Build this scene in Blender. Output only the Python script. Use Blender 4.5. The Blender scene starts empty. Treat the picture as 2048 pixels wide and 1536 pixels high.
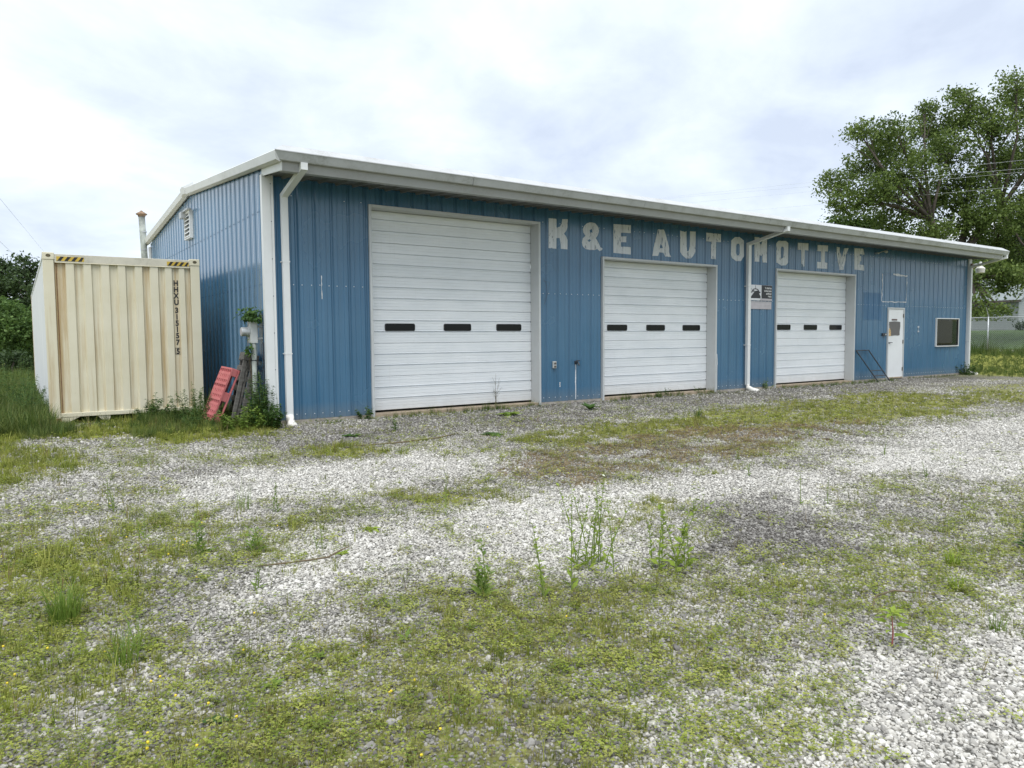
import bpy, bmesh, math, random
import numpy as np
from mathutils import Vector, Matrix, Euler

SC = bpy.context.scene
COL = SC.collection
R = math.radians
rng = np.random.default_rng(7)
random.seed(7)

# ------------------------------------------------------------------ camera
def cam_axes(yaw, pitch, roll):
    cy, sy, cp, sp = math.cos(yaw), math.sin(yaw), math.cos(pitch), math.sin(pitch)
    f = Vector((sy*cp, cy*cp, sp)); r = Vector((cy, -sy, 0)); u = r.cross(f)
    cr, sr = math.cos(roll), math.sin(roll)
    return cr*r + sr*u, -sr*r + cr*u, f
CAM = (-3.53147, -12.07807, 1.33958)
_r, _u, _f = cam_axes(0.605748827, -0.0629207663, -0.00797007627)
cd = bpy.data.cameras.new('camera')
cam = bpy.data.objects.new('camera', cd); COL.objects.link(cam)
m = Matrix.Identity(4)
for i in range(3):
    m[i][0], m[i][1], m[i][2], m[i][3] = _r[i], _u[i], -_f[i], CAM[i]
cam.matrix_world = m
cd.sensor_width = 36; cd.lens = 36*1463.22/2048
cd.clip_start = 0.05; cd.clip_end = 2000
SC.camera = cam

# ------------------------------------------------------------------ world, sun, exposure
SUN_DIR = Vector((-0.24, -0.34, 1.0)).normalized()
W = bpy.data.worlds.new('World'); SC.world = W; W.use_nodes = True
nt = W.node_tree; nt.nodes.clear()
def wn(t, **k):
    n = nt.nodes.new(t)
    for a, b in k.items(): setattr(n, a, b)
    return n
wl = nt.links.new
out = wn('ShaderNodeOutputWorld'); bg = wn('ShaderNodeBackground'); bg.inputs[1].default_value = 0.1
sky = wn('ShaderNodeTexSky', sky_type='NISHITA'); sky.sun_disc = False
sky.sun_elevation = math.asin(SUN_DIR.z); sky.sun_rotation = math.atan2(SUN_DIR.x, SUN_DIR.y)
tc = wn('ShaderNodeTexCoord'); sep = wn('ShaderNodeSeparateXYZ'); wl(tc.outputs['Generated'], sep.inputs[0])
def wm(op, a, b=None):
    n = wn('ShaderNodeMath', operation=op)
    for i, v in enumerate((a, b)):
        if v is None: continue
        if isinstance(v, (int, float)): n.inputs[i].default_value = v
        else: wl(v, n.inputs[i])
    return n.outputs[0]
den = wm('ADD', wm('ABSOLUTE', sep.outputs[2]), 0.22)
cmb = wn('ShaderNodeCombineXYZ')
wl(wm('DIVIDE', sep.outputs[0], den), cmb.inputs[0]); wl(wm('DIVIDE', sep.outputs[1], den), cmb.inputs[1])
cmb.inputs[2].default_value = 3.7
def wnoise(scale, detail, rough, dist):
    n = wn('ShaderNodeTexNoise'); n.inputs['Scale'].default_value = scale; n.inputs['Detail'].default_value = detail
    n.inputs['Roughness'].default_value = rough; n.inputs['Distortion'].default_value = dist
    wl(cmb.outputs[0], n.inputs['Vector']); return n.outputs[0]
n1 = wnoise(0.8, 7, 0.56, 0.4); n2 = wnoise(2.4, 6, 0.55, 0.4)
cl = wm('ADD', wm('MULTIPLY', n1, 0.7), wm('MULTIPLY', n2, 0.3))
ramp = wn('ShaderNodeValToRGB'); wl(cl, ramp.inputs[0])
e = ramp.color_ramp.elements
SKYK = 4.65
CLOUDS = [(0.39, (0.61, 0.68, 0.81)), (0.49, (0.77, 0.845, 0.95)), (0.56, (0.91, 0.98, 1.02)), (0.64, (1.10, 1.11, 1.10))]
e[0].position, e[0].color = CLOUDS[0][0], (*CLOUDS[0][1], 1)
e[1].position, e[1].color = CLOUDS[-1][0], (*CLOUDS[-1][1], 1)
for p_, c_ in CLOUDS[1:-1]:
    q_ = e.new(p_); q_.color = (*c_, 1)
sc_ = wn('ShaderNodeVectorMath', operation='SCALE'); wl(ramp.outputs[0], sc_.inputs[0]); sc_.inputs['Scale'].default_value = SKYK
mx = wn('ShaderNodeMix', data_type='RGBA'); mx.inputs[0].default_value = 0.93
wl(sky.outputs[0], mx.inputs[6]); wl(sc_.outputs[0], mx.inputs[7])
wl(mx.outputs[2], bg.inputs[0]); wl(bg.outputs[0], out.inputs[0])

sd = bpy.data.lights.new('sun', 'SUN'); sd.energy = 1.5; sd.angle = R(50); sd.color = (1.0, 0.98, 0.95)
so = bpy.data.objects.new('sun', sd); COL.objects.link(so)
so.rotation_euler = SUN_DIR.to_track_quat('Z', 'Y').to_euler(); so.location = (0, 0, 30)

VS = SC.view_settings
SC.display_settings.display_device = 'sRGB'
VS.view_transform = 'Standard'; VS.look = 'None'; VS.gamma = 1; VS.use_curve_mapping = False
VS.exposure = 1.35

# ------------------------------------------------------------------ helpers
def tag(o, label=None, cat=None, group=None, kind=None):
    if label: o['label'] = label
    if cat: o['category'] = cat
    if group: o['group'] = group
    if kind: o['kind'] = kind
    return o
def thing(name, label, cat, loc=(0, 0, 0), rz=0, group=None, kind=None):
    o = bpy.data.objects.new(name, None); COL.objects.link(o)
    o.empty_display_size = 0.2; o.location = loc; o.rotation_euler = (0, 0, rz)
    return tag(o, label, cat, group, kind)
def link(name, me, mat, parent=None, loc=None):
    o = bpy.data.objects.new(name, me); COL.objects.link(o)
    if mat is not None and not me.materials:
        me.materials.append(mat)
    if parent is not None: o.parent = parent
    if loc is not None: o.location = loc
    return o

class MB:
    """collects simple shapes into one mesh"""
    def __init__(s): s.v = []; s.f = []
    def add(s, vs, fs):
        k = len(s.v); s.v += [tuple(p) for p in vs]; s.f += [tuple(i+k for i in f) for f in fs]
    def box(s, a, b):
        x0, y0, z0 = a; x1, y1, z1 = b
        s.add([(x0,y0,z0),(x1,y0,z0),(x1,y1,z0),(x0,y1,z0),(x0,y0,z1),(x1,y0,z1),(x1,y1,z1),(x0,y1,z1)],
              [(0,3,2,1),(4,5,6,7),(0,1,5,4),(1,2,6,5),(2,3,7,6),(3,0,4,7)])
    def extrude(s, poly, d):
        """poly: list of 3d points in order, d: vector"""
        n = len(poly); d = Vector(d)
        vs = [Vector(p) for p in poly]; vs2 = [p+d for p in vs]
        s.add(vs+vs2, [tuple(range(n-1, -1, -1)), tuple(range(n, 2*n))] + [(i, (i+1) % n, n+(i+1) % n, n+i) for i in range(n)])
    def tube(s, pts, rad, n=6, cap=True):
        pts = [Vector(p) for p in pts]
        if not hasattr(rad, '__len__'): rad = [rad]*len(pts)
        k = len(s.v); up = Vector((0, 0, 1))
        for i, p in enumerate(pts):
            t = (pts[min(i+1, len(pts)-1)] - pts[max(i-1, 0)]).normalized()
            a = t.cross(up if abs(t.z) < 0.9 else Vector((1, 0, 0))).normalized(); b = t.cross(a)
            for j in range(n):
                th = 2*math.pi*j/n
                s.v.append(tuple(p + rad[i]*(math.cos(th)*a + math.sin(th)*b)))
        for i in range(len(pts)-1):
            for j in range(n):
                s.f.append((k+i*n+j, k+i*n+(j+1) % n, k+(i+1)*n+(j+1) % n, k+(i+1)*n+j))
        if cap:
            s.f.append(tuple(k+j for j in range(n))[::-1]); s.f.append(tuple(k+(len(pts)-1)*n+j for j in range(n)))
    def rect_tube(s, pts, w, d, side):
        """rectangular duct along pts; w along 'side' vector, d perpendicular (mitred at the bends)"""
        pts = [Vector(p) for p in pts]; side = Vector(side).normalized(); k = len(s.v)
        for i, p in enumerate(pts):
            t1 = (pts[i]-pts[i-1]).normalized() if i > 0 else (pts[1]-pts[0]).normalized()
            t2 = (pts[i+1]-pts[i]).normalized() if i < len(pts)-1 else t1
            n1 = side.cross(t1).normalized(); n2 = side.cross(t2).normalized()
            nn = (n1+n2).normalized(); f = 1/max(0.4, nn.dot(n1))
            for a, b in ((-1, -1), (1, -1), (1, 1), (-1, 1)):
                s.v.append(tuple(p + side*(a*w/2) + nn*(b*d/2*f)))
        for i in range(len(pts)-1):
            for j in range(4):
                s.f.append((k+i*4+j, k+i*4+(j+1) % 4, k+(i+1)*4+(j+1) % 4, k+(i+1)*4+j))
        n = len(pts)-1
        s.f.append((k+3, k+2, k+1, k)); s.f.append((k+n*4, k+n*4+1, k+n*4+2, k+n*4+3))
    def lathe(s, prof, n=14, axis='z', c=(0, 0, 0)):
        k = len(s.v)
        for r_, h in prof:
            for j in range(n):
                th = 2*math.pi*j/n; a, b = r_*math.cos(th), r_*math.sin(th)
                p = (a, b, h) if axis == 'z' else ((h, a, b) if axis == 'x' else (a, h, b))
                s.v.append((c[0]+p[0], c[1]+p[1], c[2]+p[2]))
        for i in range(len(prof)-1):
            for j in range(n):
                s.f.append((k+i*n+j, k+i*n+(j+1) % n, k+(i+1)*n+(j+1) % n, k+(i+1)*n+j))
        s.f.append(tuple(k+j for j in range(n))[::-1]); s.f.append(tuple(k+(len(prof)-1)*n+j for j in range(n)))
    def mesh(s, name, fix=True, smooth=False):
        me = bpy.data.meshes.new(name); me.from_pydata(s.v, [], s.f)
        if fix:
            bm = bmesh.new(); bm.from_mesh(me); bmesh.ops.recalc_face_normals(bm, faces=bm.faces); bm.to_mesh(me); bm.free()
        if smooth:
            me.shade_smooth()
        me.update(); return me
    def build(s, name, mat, parent=None, loc=None, fix=True, smooth=False, bevel=0):
        o = link(name, s.mesh(name, fix, smooth), mat, parent, loc)
        if bevel:
            b = o.modifiers.new('bevel', 'BEVEL'); b.width = bevel; b.segments = 1; b.limit_method = 'ANGLE'; b.angle_limit = R(40)
        return o

def np_mesh(name, v, f, mat=None):
    """v (N,3), f (M,k) arrays"""
    me = bpy.data.meshes.new(name); n, k = f.shape
    me.vertices.add(len(v)); me.vertices.foreach_set('co', np.ascontiguousarray(v, dtype=np.float32).ravel())
    me.loops.add(n*k); me.loops.foreach_set('vertex_index', np.ascontiguousarray(f, dtype=np.int32).ravel())
    me.polygons.add(n); me.polygons.foreach_set('loop_start', np.arange(n, dtype=np.int32)*k)
    me.update(calc_edges=True); me.validate()
    if mat: me.materials.append(mat)
    return me

# ------------------------------------------------------------------ materials
def rgba(c): return (c[0], c[1], c[2], 1)
class Mat:
    def __init__(s, name, base=(0.5, 0.5, 0.5), rough=0.6, metal=0.0, spec=0.5):
        s.m = bpy.data.materials.new(name); s.m.use_nodes = True; s.t = s.m.node_tree
        s.b = s.t.nodes['Principled BSDF']; s.out = s.t.nodes['Material Output']
        s.b.inputs['Base Color'].default_value = rgba(base); s.b.inputs['Roughness'].default_value = rough
        s.b.inputs['Metallic'].default_value = metal; s.b.inputs['Specular IOR Level'].default_value = spec
        s.tc = None
    def n(s, t, **k):
        n = s.t.nodes.new(t)
        for a, b in k.items(): setattr(n, a, b)
        return n
    def l(s, a, b): s.t.links.new(a, b)
    def coord(s, scale=(1, 1, 1), kind='Object', off=(0, 0, 0)):
        if s.tc is None: s.tc = s.n('ShaderNodeTexCoord')
        mp = s.n('ShaderNodeMapping'); mp.inputs['Scale'].default_value = scale; mp.inputs['Location'].default_value = off
        s.l(s.tc.outputs[kind], mp.inputs[0]); return mp.outputs[0]
    def noise(s, scale, detail=4, rough=0.55, stretch=(1, 1, 1), kind='Object', off=(0, 0, 0), dist=0):
        n = s.n('ShaderNodeTexNoise'); n.inputs['Scale'].default_value = scale; n.inputs['Detail'].default_value = detail
        n.inputs['Roughness'].default_value = rough; n.inputs['Distortion'].default_value = dist
        s.l(s.coord(stretch, kind, off), n.inputs['Vector']); return n.outputs[0]
    def math(s, op, a, b=None, clamp=False):
        n = s.n('ShaderNodeMath', operation=op); n.use_clamp = clamp
        for i, v in enumerate((a, b)):
            if v is None: continue
            if isinstance(v, (int, float)): n.inputs[i].default_value = v
            else: s.l(v, n.inputs[i])
        return n.outputs[0]
    def ramp(s, fac, *stops):
        n = s.n('ShaderNodeValToRGB'); s.l(fac, n.inputs[0]); e = n.color_ramp.elements
        for i, (p, c) in enumerate(stops):
            if not hasattr(c, '__len__'): c = (c, c, c)
            el = e[i] if i < 2 else e.new(p)
            el.position = p; el.color = rgba(c)
        return n.outputs[0]
    def mix(s, fac, a, b, mode='MIX'):
        n = s.n('ShaderNodeMix', data_type='RGBA', blend_type=mode)
        for i, v in ((0, fac), (6, a), (7, b)):
            if isinstance(v, (int, float)): n.inputs[i].default_value = v
            elif isinstance(v, tuple): n.inputs[i].default_value = rgba(v)
            else: s.l(v, n.inputs[i])
        return n.outputs[2]
    def color(s, v): s.l(v, s.b.inputs['Base Color']); return s
    def roughness(s, v): s.l(v, s.b.inputs['Roughness']); return s
    def bump(s, h, strength=0.3, dist=0.01):
        n = s.n('ShaderNodeBump'); n.inputs['Strength'].default_value = strength; n.inputs['Distance'].default_value = dist
        s.l(h, n.inputs['Height']); s.l(n.outputs[0], s.b.inputs['Normal']); return s
    def attr(s, name, kind='GEOMETRY'):
        n = s.n('ShaderNodeAttribute', attribute_name=name, attribute_type=kind); return n

def simple(name, base, rough=0.6, metal=0.0, var=0.12, scale=6.0, bump=0.0, stretch=(1, 1, 1)):
    M = Mat(name, base, rough, metal)
    nz = M.noise(scale, 5, 0.6, stretch)
    lo = tuple(c*(1-var) for c in base); hi = tuple(min(1, c*(1+var)) for c in base)
    M.color(M.ramp(nz, (0.3, lo), (0.7, hi)))
    if bump: M.bump(M.noise(scale*8, 3, 0.6, stretch), bump, 0.004)
    return M.m

def blue_wall(name, tint=1.0, coat=0.7):
    M = Mat(name, rough=0.3, spec=0.6 if coat < 0.5 else 0.85)
    a = M.noise(1.0, 6, 0.6, (14, 14, 0.35)); b = M.noise(0.8, 4, 0.5, (1, 1, 1)); c = M.noise(3, 6, 0.7, (22, 22, 0.5), off=(3, 1, 4))
    k = (0.050*tint, 0.148*tint, 0.258*tint)
    col = M.ramp(a, (0.25, tuple(x*0.86 for x in k)), (0.75, tuple(x*1.13 for x in k)))
    col = M.mix(M.math('MULTIPLY', M.ramp(b, (0.35, 0.0), (0.75, 1.0)), 0.5), col, (0.095*tint, 0.20*tint, 0.305*tint))
    col = M.mix(M.ramp(c, (0.66, 0.0), (0.80, 0.35)), col, (0.17, 0.255, 0.35))
    sx = M.n('ShaderNodeSeparateXYZ'); M.l(M.coord(), sx.inputs[0]); mud = M.math('MULTIPLY', M.ramp(sx.outputs[2], (0.0, 1.0), (0.28, 0.0)), M.noise(5, 6, 0.7, (2, 2, 1), off=(1, 1, 1)))
    col = M.mix(M.math('MULTIPLY', mud, 0.75), col, (0.22, 0.21, 0.19))
    oi = M.n('ShaderNodeObjectInfo'); col = M.mix(1.0, col, M.ramp(oi.outputs['Random'], (0.0, (0.90, 0.90, 0.91)), (1.0, (1.0, 1.0, 1.0))), 'MULTIPLY')
    M.color(col); M.roughness(M.ramp(b, (0.3, 0.20), (0.7, 0.30)))
    M.bump(M.noise(1.2, 2, 0.4, (2, 2, 0.6)), 0.10, 0.02); M.b.inputs['Coat Weight'].default_value = coat; M.b.inputs['Coat Roughness'].default_value = 0.14
    return M.m
def white_trim(name, base=(0.72, 0.74, 0.74), grime=0.5, gcol=(0.26, 0.27, 0.22), stretch=(1, 1, 1), scale=3.0):
    M = Mat(name, rough=0.42)
    a = M.noise(scale, 8, 0.68, stretch); b = M.noise(scale*14, 5, 0.7, stretch, off=(5, 2, 1))
    f = M.math('MULTIPLY', M.ramp(a, (0.45, 0.0), (0.72, 1.0)), M.ramp(b, (0.38, 0.25), (0.66, 1.0)))
    f = M.math('MULTIPLY', f, grime)
    nz = M.noise(1.3, 3)
    M.color(M.mix(f, M.ramp(nz, (0.3, tuple(x*0.93 for x in base)), (0.7, base)), gcol))
    return M.m

MT = {}
MT['blue'] = blue_wall('chalky_blue_metal', 0.96, 0.12)
MT['blue_gable'] = blue_wall('glossy_blue_metal', 1.0, 0.7)
MT['rake'] = white_trim('rake_trim_white', (0.62, 0.635, 0.63), 0.5, (0.32, 0.32, 0.27), scale=2.0)
MT['blue_patch'] = simple('unfaded_blue', (0.040, 0.125, 0.235), 0.4, var=0.1, scale=2)
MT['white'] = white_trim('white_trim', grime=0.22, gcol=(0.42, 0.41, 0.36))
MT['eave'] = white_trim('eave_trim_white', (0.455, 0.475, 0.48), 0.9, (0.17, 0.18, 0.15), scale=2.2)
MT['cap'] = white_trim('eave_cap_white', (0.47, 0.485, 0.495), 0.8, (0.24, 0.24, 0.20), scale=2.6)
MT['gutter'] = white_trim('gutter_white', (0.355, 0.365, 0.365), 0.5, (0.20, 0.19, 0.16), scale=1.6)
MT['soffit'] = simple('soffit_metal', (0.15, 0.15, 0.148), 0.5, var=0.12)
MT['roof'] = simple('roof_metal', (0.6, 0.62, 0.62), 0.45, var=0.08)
MT['jamb'] = white_trim('jamb_metal', (0.53, 0.55, 0.555), 0.4, (0.36, 0.35, 0.30), scale=2.0)
def door_white():
    M = Mat('door_white', rough=0.4)
    a = M.noise(1.2, 6, 0.6, (1, 1, 2.5)); b = M.noise(7, 6, 0.7, (1, 1, 1), off=(2, 7, 3)); c = M.noise(2.0, 5, 0.6, (9, 9, 0.4))
    col = M.ramp(a, (0.3, (0.70, 0.735, 0.76)), (0.7, (0.79, 0.815, 0.835)))
    col = M.mix(M.ramp(b, (0.62, 0.0), (0.78, 0.25)), col, (0.52, 0.5, 0.44))
    col = M.mix(M.ramp(c, (0.62, 0.0), (0.8, 0.16)), col, (0.45, 0.43, 0.38))
    sx = M.n('ShaderNodeSeparateXYZ'); M.l(M.coord(), sx.inputs[0]); dirt = M.math('MULTIPLY', M.ramp(sx.outputs[2], (0.0, 1.0), (0.35, 0.0)), M.noise(4, 6, 0.7, off=(3, 2, 1)))
    M.color(M.mix(M.math('MULTIPLY', dirt, 0.6), col, (0.36, 0.33, 0.27))); return M.m
MT['door'] = door_white()
MT['black_glass'] = Mat('black_glass', (0.006, 0.007, 0.009), 0.12, spec=0.25).m
MT['black_rubber'] = simple('black_rubber', (0.015, 0.015, 0.016), 0.55)
MT['dark_metal'] = simple('dark_metal', (0.03, 0.035, 0.045), 0.45)
MT['brown_metal'] = simple('brown_metal', (0.10, 0.085, 0.07), 0.5)
MT['galv'] = simple('galvanised_metal', (0.42, 0.44, 0.45), 0.42, 0.5, var=0.2, scale=12)
MT['grey_box'] = simple('grey_painted_box', (0.50, 0.52, 0.51), 0.45, 0.0, var=0.12)
MT['pipe'] = simple('weathered_pipe', (0.30, 0.33, 0.30), 0.6, var=0.35, scale=7)
MT['concrete'] = simple('concrete', (0.33, 0.30, 0.26), 0.9, var=0.3, scale=9, bump=0.4)
MT['sill'] = simple('stained_concrete', (0.36, 0.29, 0.21), 0.9, var=0.3, scale=7, bump=0.4)
MT['letter_sign'] = Mat('sign_print_white', (0.72, 0.72, 0.72), 0.5).m
MT['sign_black'] = simple('sign_print_black', (0.012, 0.013, 0.018), 0.4)
MT['sign_white'] = simple('sign_board_white', (0.68, 0.69, 0.72), 0.45, var=0.08, scale=9)
MT['sign_pink'] = simple('sign_board_faded_grey', (0.46, 0.435, 0.46), 0.5, var=0.1)
MT['sign_grey'] = simple('sign_print_grey', (0.40, 0.39, 0.41), 0.5)
MT['caulk'] = simple('white_caulk', (0.66, 0.68, 0.7), 0.7, var=0.25, scale=20)
MT['screw_dark'] = simple('dark_screw_head', (0.05, 0.07, 0.11), 0.5)
MT['screw'] = simple('screw_head', (0.62, 0.66, 0.7), 0.35, 0.2)
MT['pvc'] = simple('white_plastic', (0.82, 0.80, 0.74), 0.45, var=0.05)
MT['interior'] = simple('dark_interior', (0.12, 0.12, 0.11), 0.9)
MT['rust_bracket'] = simple('rusty_bracket', (0.20, 0.13, 0.08), 0.7, var=0.4, scale=14)
MT['lamp_glass'] = simple('milky_lamp_glass', (0.70, 0.68, 0.65), 0.3, var=0.06)
MT['pink'] = None
def glass():
    M = Mat('window_glass', (0.02, 0.02, 0.02), 0.03)
    t = M.n('ShaderNodeBsdfTransparent'); t.inputs[0].default_value = (0.55, 0.58, 0.56, 1)
    g = M.n('ShaderNodeBsdfGlossy'); g.inputs['Roughness'].default_value = 0.02
    fr = M.n('ShaderNodeFresnel'); fr.inputs[0].default_value = 1.5
    mx = M.n('ShaderNodeMixShader'); M.l(M.math('MULTIPLY', fr.outputs[0], 1.6, True), mx.inputs[0])
    M.l(t.outputs[0], mx.inputs[1]); M.l(g.outputs[0], mx.inputs[2]); M.l(mx.outputs[0], M.out.inputs[0]); return M.m
MT['glass'] = glass()
def worn_paint():
    M = Mat('worn_white_paint', rough=0.6)
    a = M.noise(6, 8, 0.72, (3.0, 3.0, 0.7)); b = M.noise(0.9, 3, 0.5, off=(2, 0, 1))
    M.color(M.ramp(M.noise(3, 5, 0.6, (5, 5, 0.5)), (0.3, (0.55, 0.58, 0.615)), (0.7, (0.68, 0.715, 0.75))))
    th = M.math('ADD', a, M.math('MULTIPLY', M.math('SUBTRACT', b, 0.5), 0.32))
    M.l(M.ramp(th, (0.575, 1.0), (0.625, 0.0)), M.b.inputs['Alpha'])
    return M.m
MT['letters'] = worn_paint()
def container_paint():
    M = Mat('cream_container_paint', rough=0.5)
    a = M.noise(1.5, 5, 0.6); s1 = M.noise(1.0, 7, 0.68, (11, 11, 0.45), off=(1.3, 0, 0.2)); xg = M.n('ShaderNodeSeparateXYZ'); M.l(M.coord(), xg.inputs[0]); s1 = M.math('ADD', s1, M.math('MULTIPLY', M.ramp(xg.outputs[0], (0.0, 1.0), (0.5, 0.0)), 0.13)); s1 = M.math('ADD', s1, M.math('MULTIPLY', M.ramp(xg.outputs[1], (0.015, 0.0), (0.05, 1.0)), 0.10)); s1 = M.math('SUBTRACT', s1, M.math('MULTIPLY', M.ramp(xg.outputs[1], (0.008, 1.0), (0.03, 0.0)), 0.06)); s2 = M.noise(1, 7, 0.7, (16, 16, 0.5), off=(4, 2, 1)); sp = M.noise(30, 4, 0.6)
    col = M.ramp(a, (0.3, (0.62, 0.575, 0.42)), (0.7, (0.69, 0.65, 0.51)))
    col = M.mix(M.ramp(s1, (0.55, 0.0), (0.79, 0.85)), col, (0.42, 0.285, 0.12))
    col = M.mix(M.ramp(s2, (0.60, 0.0), (0.8, 0.5)), col, (0.40, 0.34, 0.22))
    col = M.mix(M.ramp(sp, (0.70, 0.0), (0.78, 0.4)), col, (0.26, 0.15, 0.07))
    M.color(col); M.bump(a, 0.1, 0.01); return M.m
MT['cream'] = container_paint()
def cream_side():
    M = Mat('white_container_side', rough=0.55)
    col = M.ramp(M.noise(1.0, 6, 0.6, (4, 4, 0.4)), (0.3, (0.60, 0.62, 0.63)), (0.7, (0.70, 0.71, 0.71)))
    M.color(col); return M.m
MT['cream_side'] = cream_side()
MT['rust'] = simple('rust', (0.22, 0.12, 0.055), 0.85, var=0.4, scale=10)
MT['cast_hole'] = simple('casting_hole', (0.10, 0.085, 0.05), 0.9, var=0.4, scale=30)
MT['rail_grime'] = white_trim('grimy_rail', (0.60, 0.57, 0.47), 0.9, (0.24, 0.24, 0.18), scale=4)
MT['hazard_yellow'] = simple('hazard_yellow', (0.55, 0.38, 0.05), 0.5)
MT['hazard_black'] = simple('hazard_black', (0.015, 0.015, 0.015), 0.5)
MT['stencil'] = Mat('stencil_black', (0.02, 0.02, 0.02), 0.6).m
def wood():
    M = Mat('weathered_wood', rough=0.9)
    g = M.noise(2, 7, 0.65, (2, 14, 14)); b = M.noise(3, 4, 0.6)
    col = M.ramp(g, (0.25, (0.05, 0.046, 0.042)), (0.55, (0.12, 0.115, 0.105)), (0.8, (0.20, 0.19, 0.175)))
    M.color(M.mix(M.ramp(b, (0.58, 0.0), (0.75, 0.5)), col, (0.20, 0.19, 0.12))); M.bump(g, 0.5, 0.006); return M.m
MT['wood'] = wood()
def redp():
    M = Mat('faded_red_plastic', rough=0.5)
    M.color(M.ramp(M.noise(2.5, 5, 0.6), (0.3, (0.42, 0.10, 0.105)), (0.7, (0.54, 0.18, 0.18)))); return M.m
MT['pink'] = redp()
MT['red_in'] = simple('dark_red_plastic', (0.30, 0.03, 0.05), 0.55)
MT['siding'] = simple('white_siding', (0.36, 0.385, 0.38), 0.6, var=0.06)
MT['house_roof'] = simple('ribbed_house_roof', (0.20, 0.23, 0.23), 0.5, var=0.2, scale=3)
MT['bark'] = simple('bark', (0.075, 0.062, 0.05), 0.95, var=0.4, scale=5, bump=0.5, stretch=(3, 3, 0.6))
MT['wire'] = Mat('grey_wire', (0.55, 0.58, 0.60), 0.5).m

def foliage(name, dark, mid, light, transl=0.35, inst=False, rough=0.6, big=0.35):
    M = Mat(name, rough=rough, spec=0.3)
    if inst:
        oi = M.n('ShaderNodeObjectInfo'); rnd = oi.outputs['Random']
    else:
        gi = M.n('ShaderNodeNewGeometry'); rnd = gi.outputs['Random Per Island']
    f = rnd
    if not inst:
        nz = M.noise(big, 3, 0.5)
        f = M.math('ADD', M.math('MULTIPLY', rnd, 0.55), M.math('MULTIPLY', nz, 0.55))
    col = M.ramp(f, (0.1, dark), (0.5, mid), (0.95, light))
    if inst:
        at = M.attr('tone', 'INSTANCER')
        brown = M.ramp(rnd, (0.0, (0.15, 0.10, 0.055)), (0.6, (0.25, 0.175, 0.10)), (1.0, (0.32, 0.255, 0.14)))
        col = M.mix(M.math('MULTIPLY', at.outputs['Fac'], 1.0, True), brown, col)
    M.color(col)
    tr = M.n('ShaderNodeBsdfTranslucent'); M.l(col, tr.inputs[0])
    ms = M.n('ShaderNodeMixShader'); ms.inputs[0].default_value = transl
    M.l(M.b.outputs[0], ms.inputs[1]); M.l(tr.outputs[0], ms.inputs[2]); M.l(ms.outputs[0], M.out.inputs[0])
    return M.m
MT['leaf_maple'] = foliage('maple_leaves', (0.050, 0.080, 0.020), (0.105, 0.16, 0.036), (0.20, 0.26, 0.065))
MT['leaf_dark'] = foliage('dark_leaves', (0.022, 0.042, 0.018), (0.045, 0.078, 0.028), (0.08, 0.125, 0.042))
MT['leaf_bright'] = foliage('bright_leaves', (0.03, 0.065, 0.012), (0.065, 0.12, 0.022), (0.12, 0.19, 0.035))
MT['leaf_bush'] = foliage('bush_leaves', (0.045, 0.088, 0.024), (0.095, 0.17, 0.042), (0.16, 0.245, 0.065), big=0.8)
MT['leaf_weed'] = foliage('weed_leaves', (0.07, 0.125, 0.02), (0.14, 0.225, 0.035), (0.24, 0.32, 0.06), big=3)
MT['leaf_weed_dark'] = foliage('dark_weed_leaves', (0.025, 0.06, 0.014), (0.05, 0.11, 0.024), (0.10, 0.18, 0.035), big=3)
MT['leaf_lime'] = foliage('lime_leaves', (0.14, 0.21, 0.02), (0.22, 0.31, 0.035), (0.30, 0.38, 0.06), big=3)
MT['stem_pink'] = simple('pink_stem', (0.30, 0.085, 0.075), 0.6)
MT['stem_green'] = simple('green_stem', (0.16, 0.22, 0.05), 0.6)
MT['stem_brown'] = simple('brown_stem', (0.12, 0.09, 0.05), 0.8)
MT['clover'] = foliage('clover_leaves', (0.115, 0.17, 0.022), (0.235, 0.295, 0.036), (0.38, 0.42, 0.085), inst=True)
MT['grass'] = foliage('grass_blades', (0.11, 0.15, 0.020), (0.22, 0.265, 0.036), (0.35, 0.37, 0.085), inst=True)
MT['tallgrass'] = foliage('tall_grass_blades', (0.04, 0.08, 0.015), (0.08, 0.135, 0.025), (0.155, 0.20, 0.045), inst=True)
MT['flower'] = simple('yellow_petals', (0.65, 0.50, 0.02), 0.6)
MT['flower_white'] = simple('white_petals', (0.72, 0.72, 0.62), 0.6)
def stone():
    M = Mat('gravel_stone', rough=0.85, spec=0.3)
    oi = M.n('ShaderNodeObjectInfo'); at = M.attr('tone', 'INSTANCER')
    v = M.math('ADD', M.math('MULTIPLY', M.math('SUBTRACT', oi.outputs['Random'], 0.5), 0.62), at.outputs['Fac'])
    col = M.ramp(v, (0.0, (0.12, 0.112, 0.102)), (0.35, (0.28, 0.27, 0.25)), (0.7, (0.51, 0.492, 0.445)), (1.0, (0.67, 0.655, 0.61)))
    nz = M.noise(60, 4, 0.6)
    col = M.mix(0.35, col, M.ramp(nz, (0.35, 0.35), (0.65, 1.0)), 'MULTIPLY')
    M.color(col); return M.m
MT['stone'] = stone()
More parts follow.
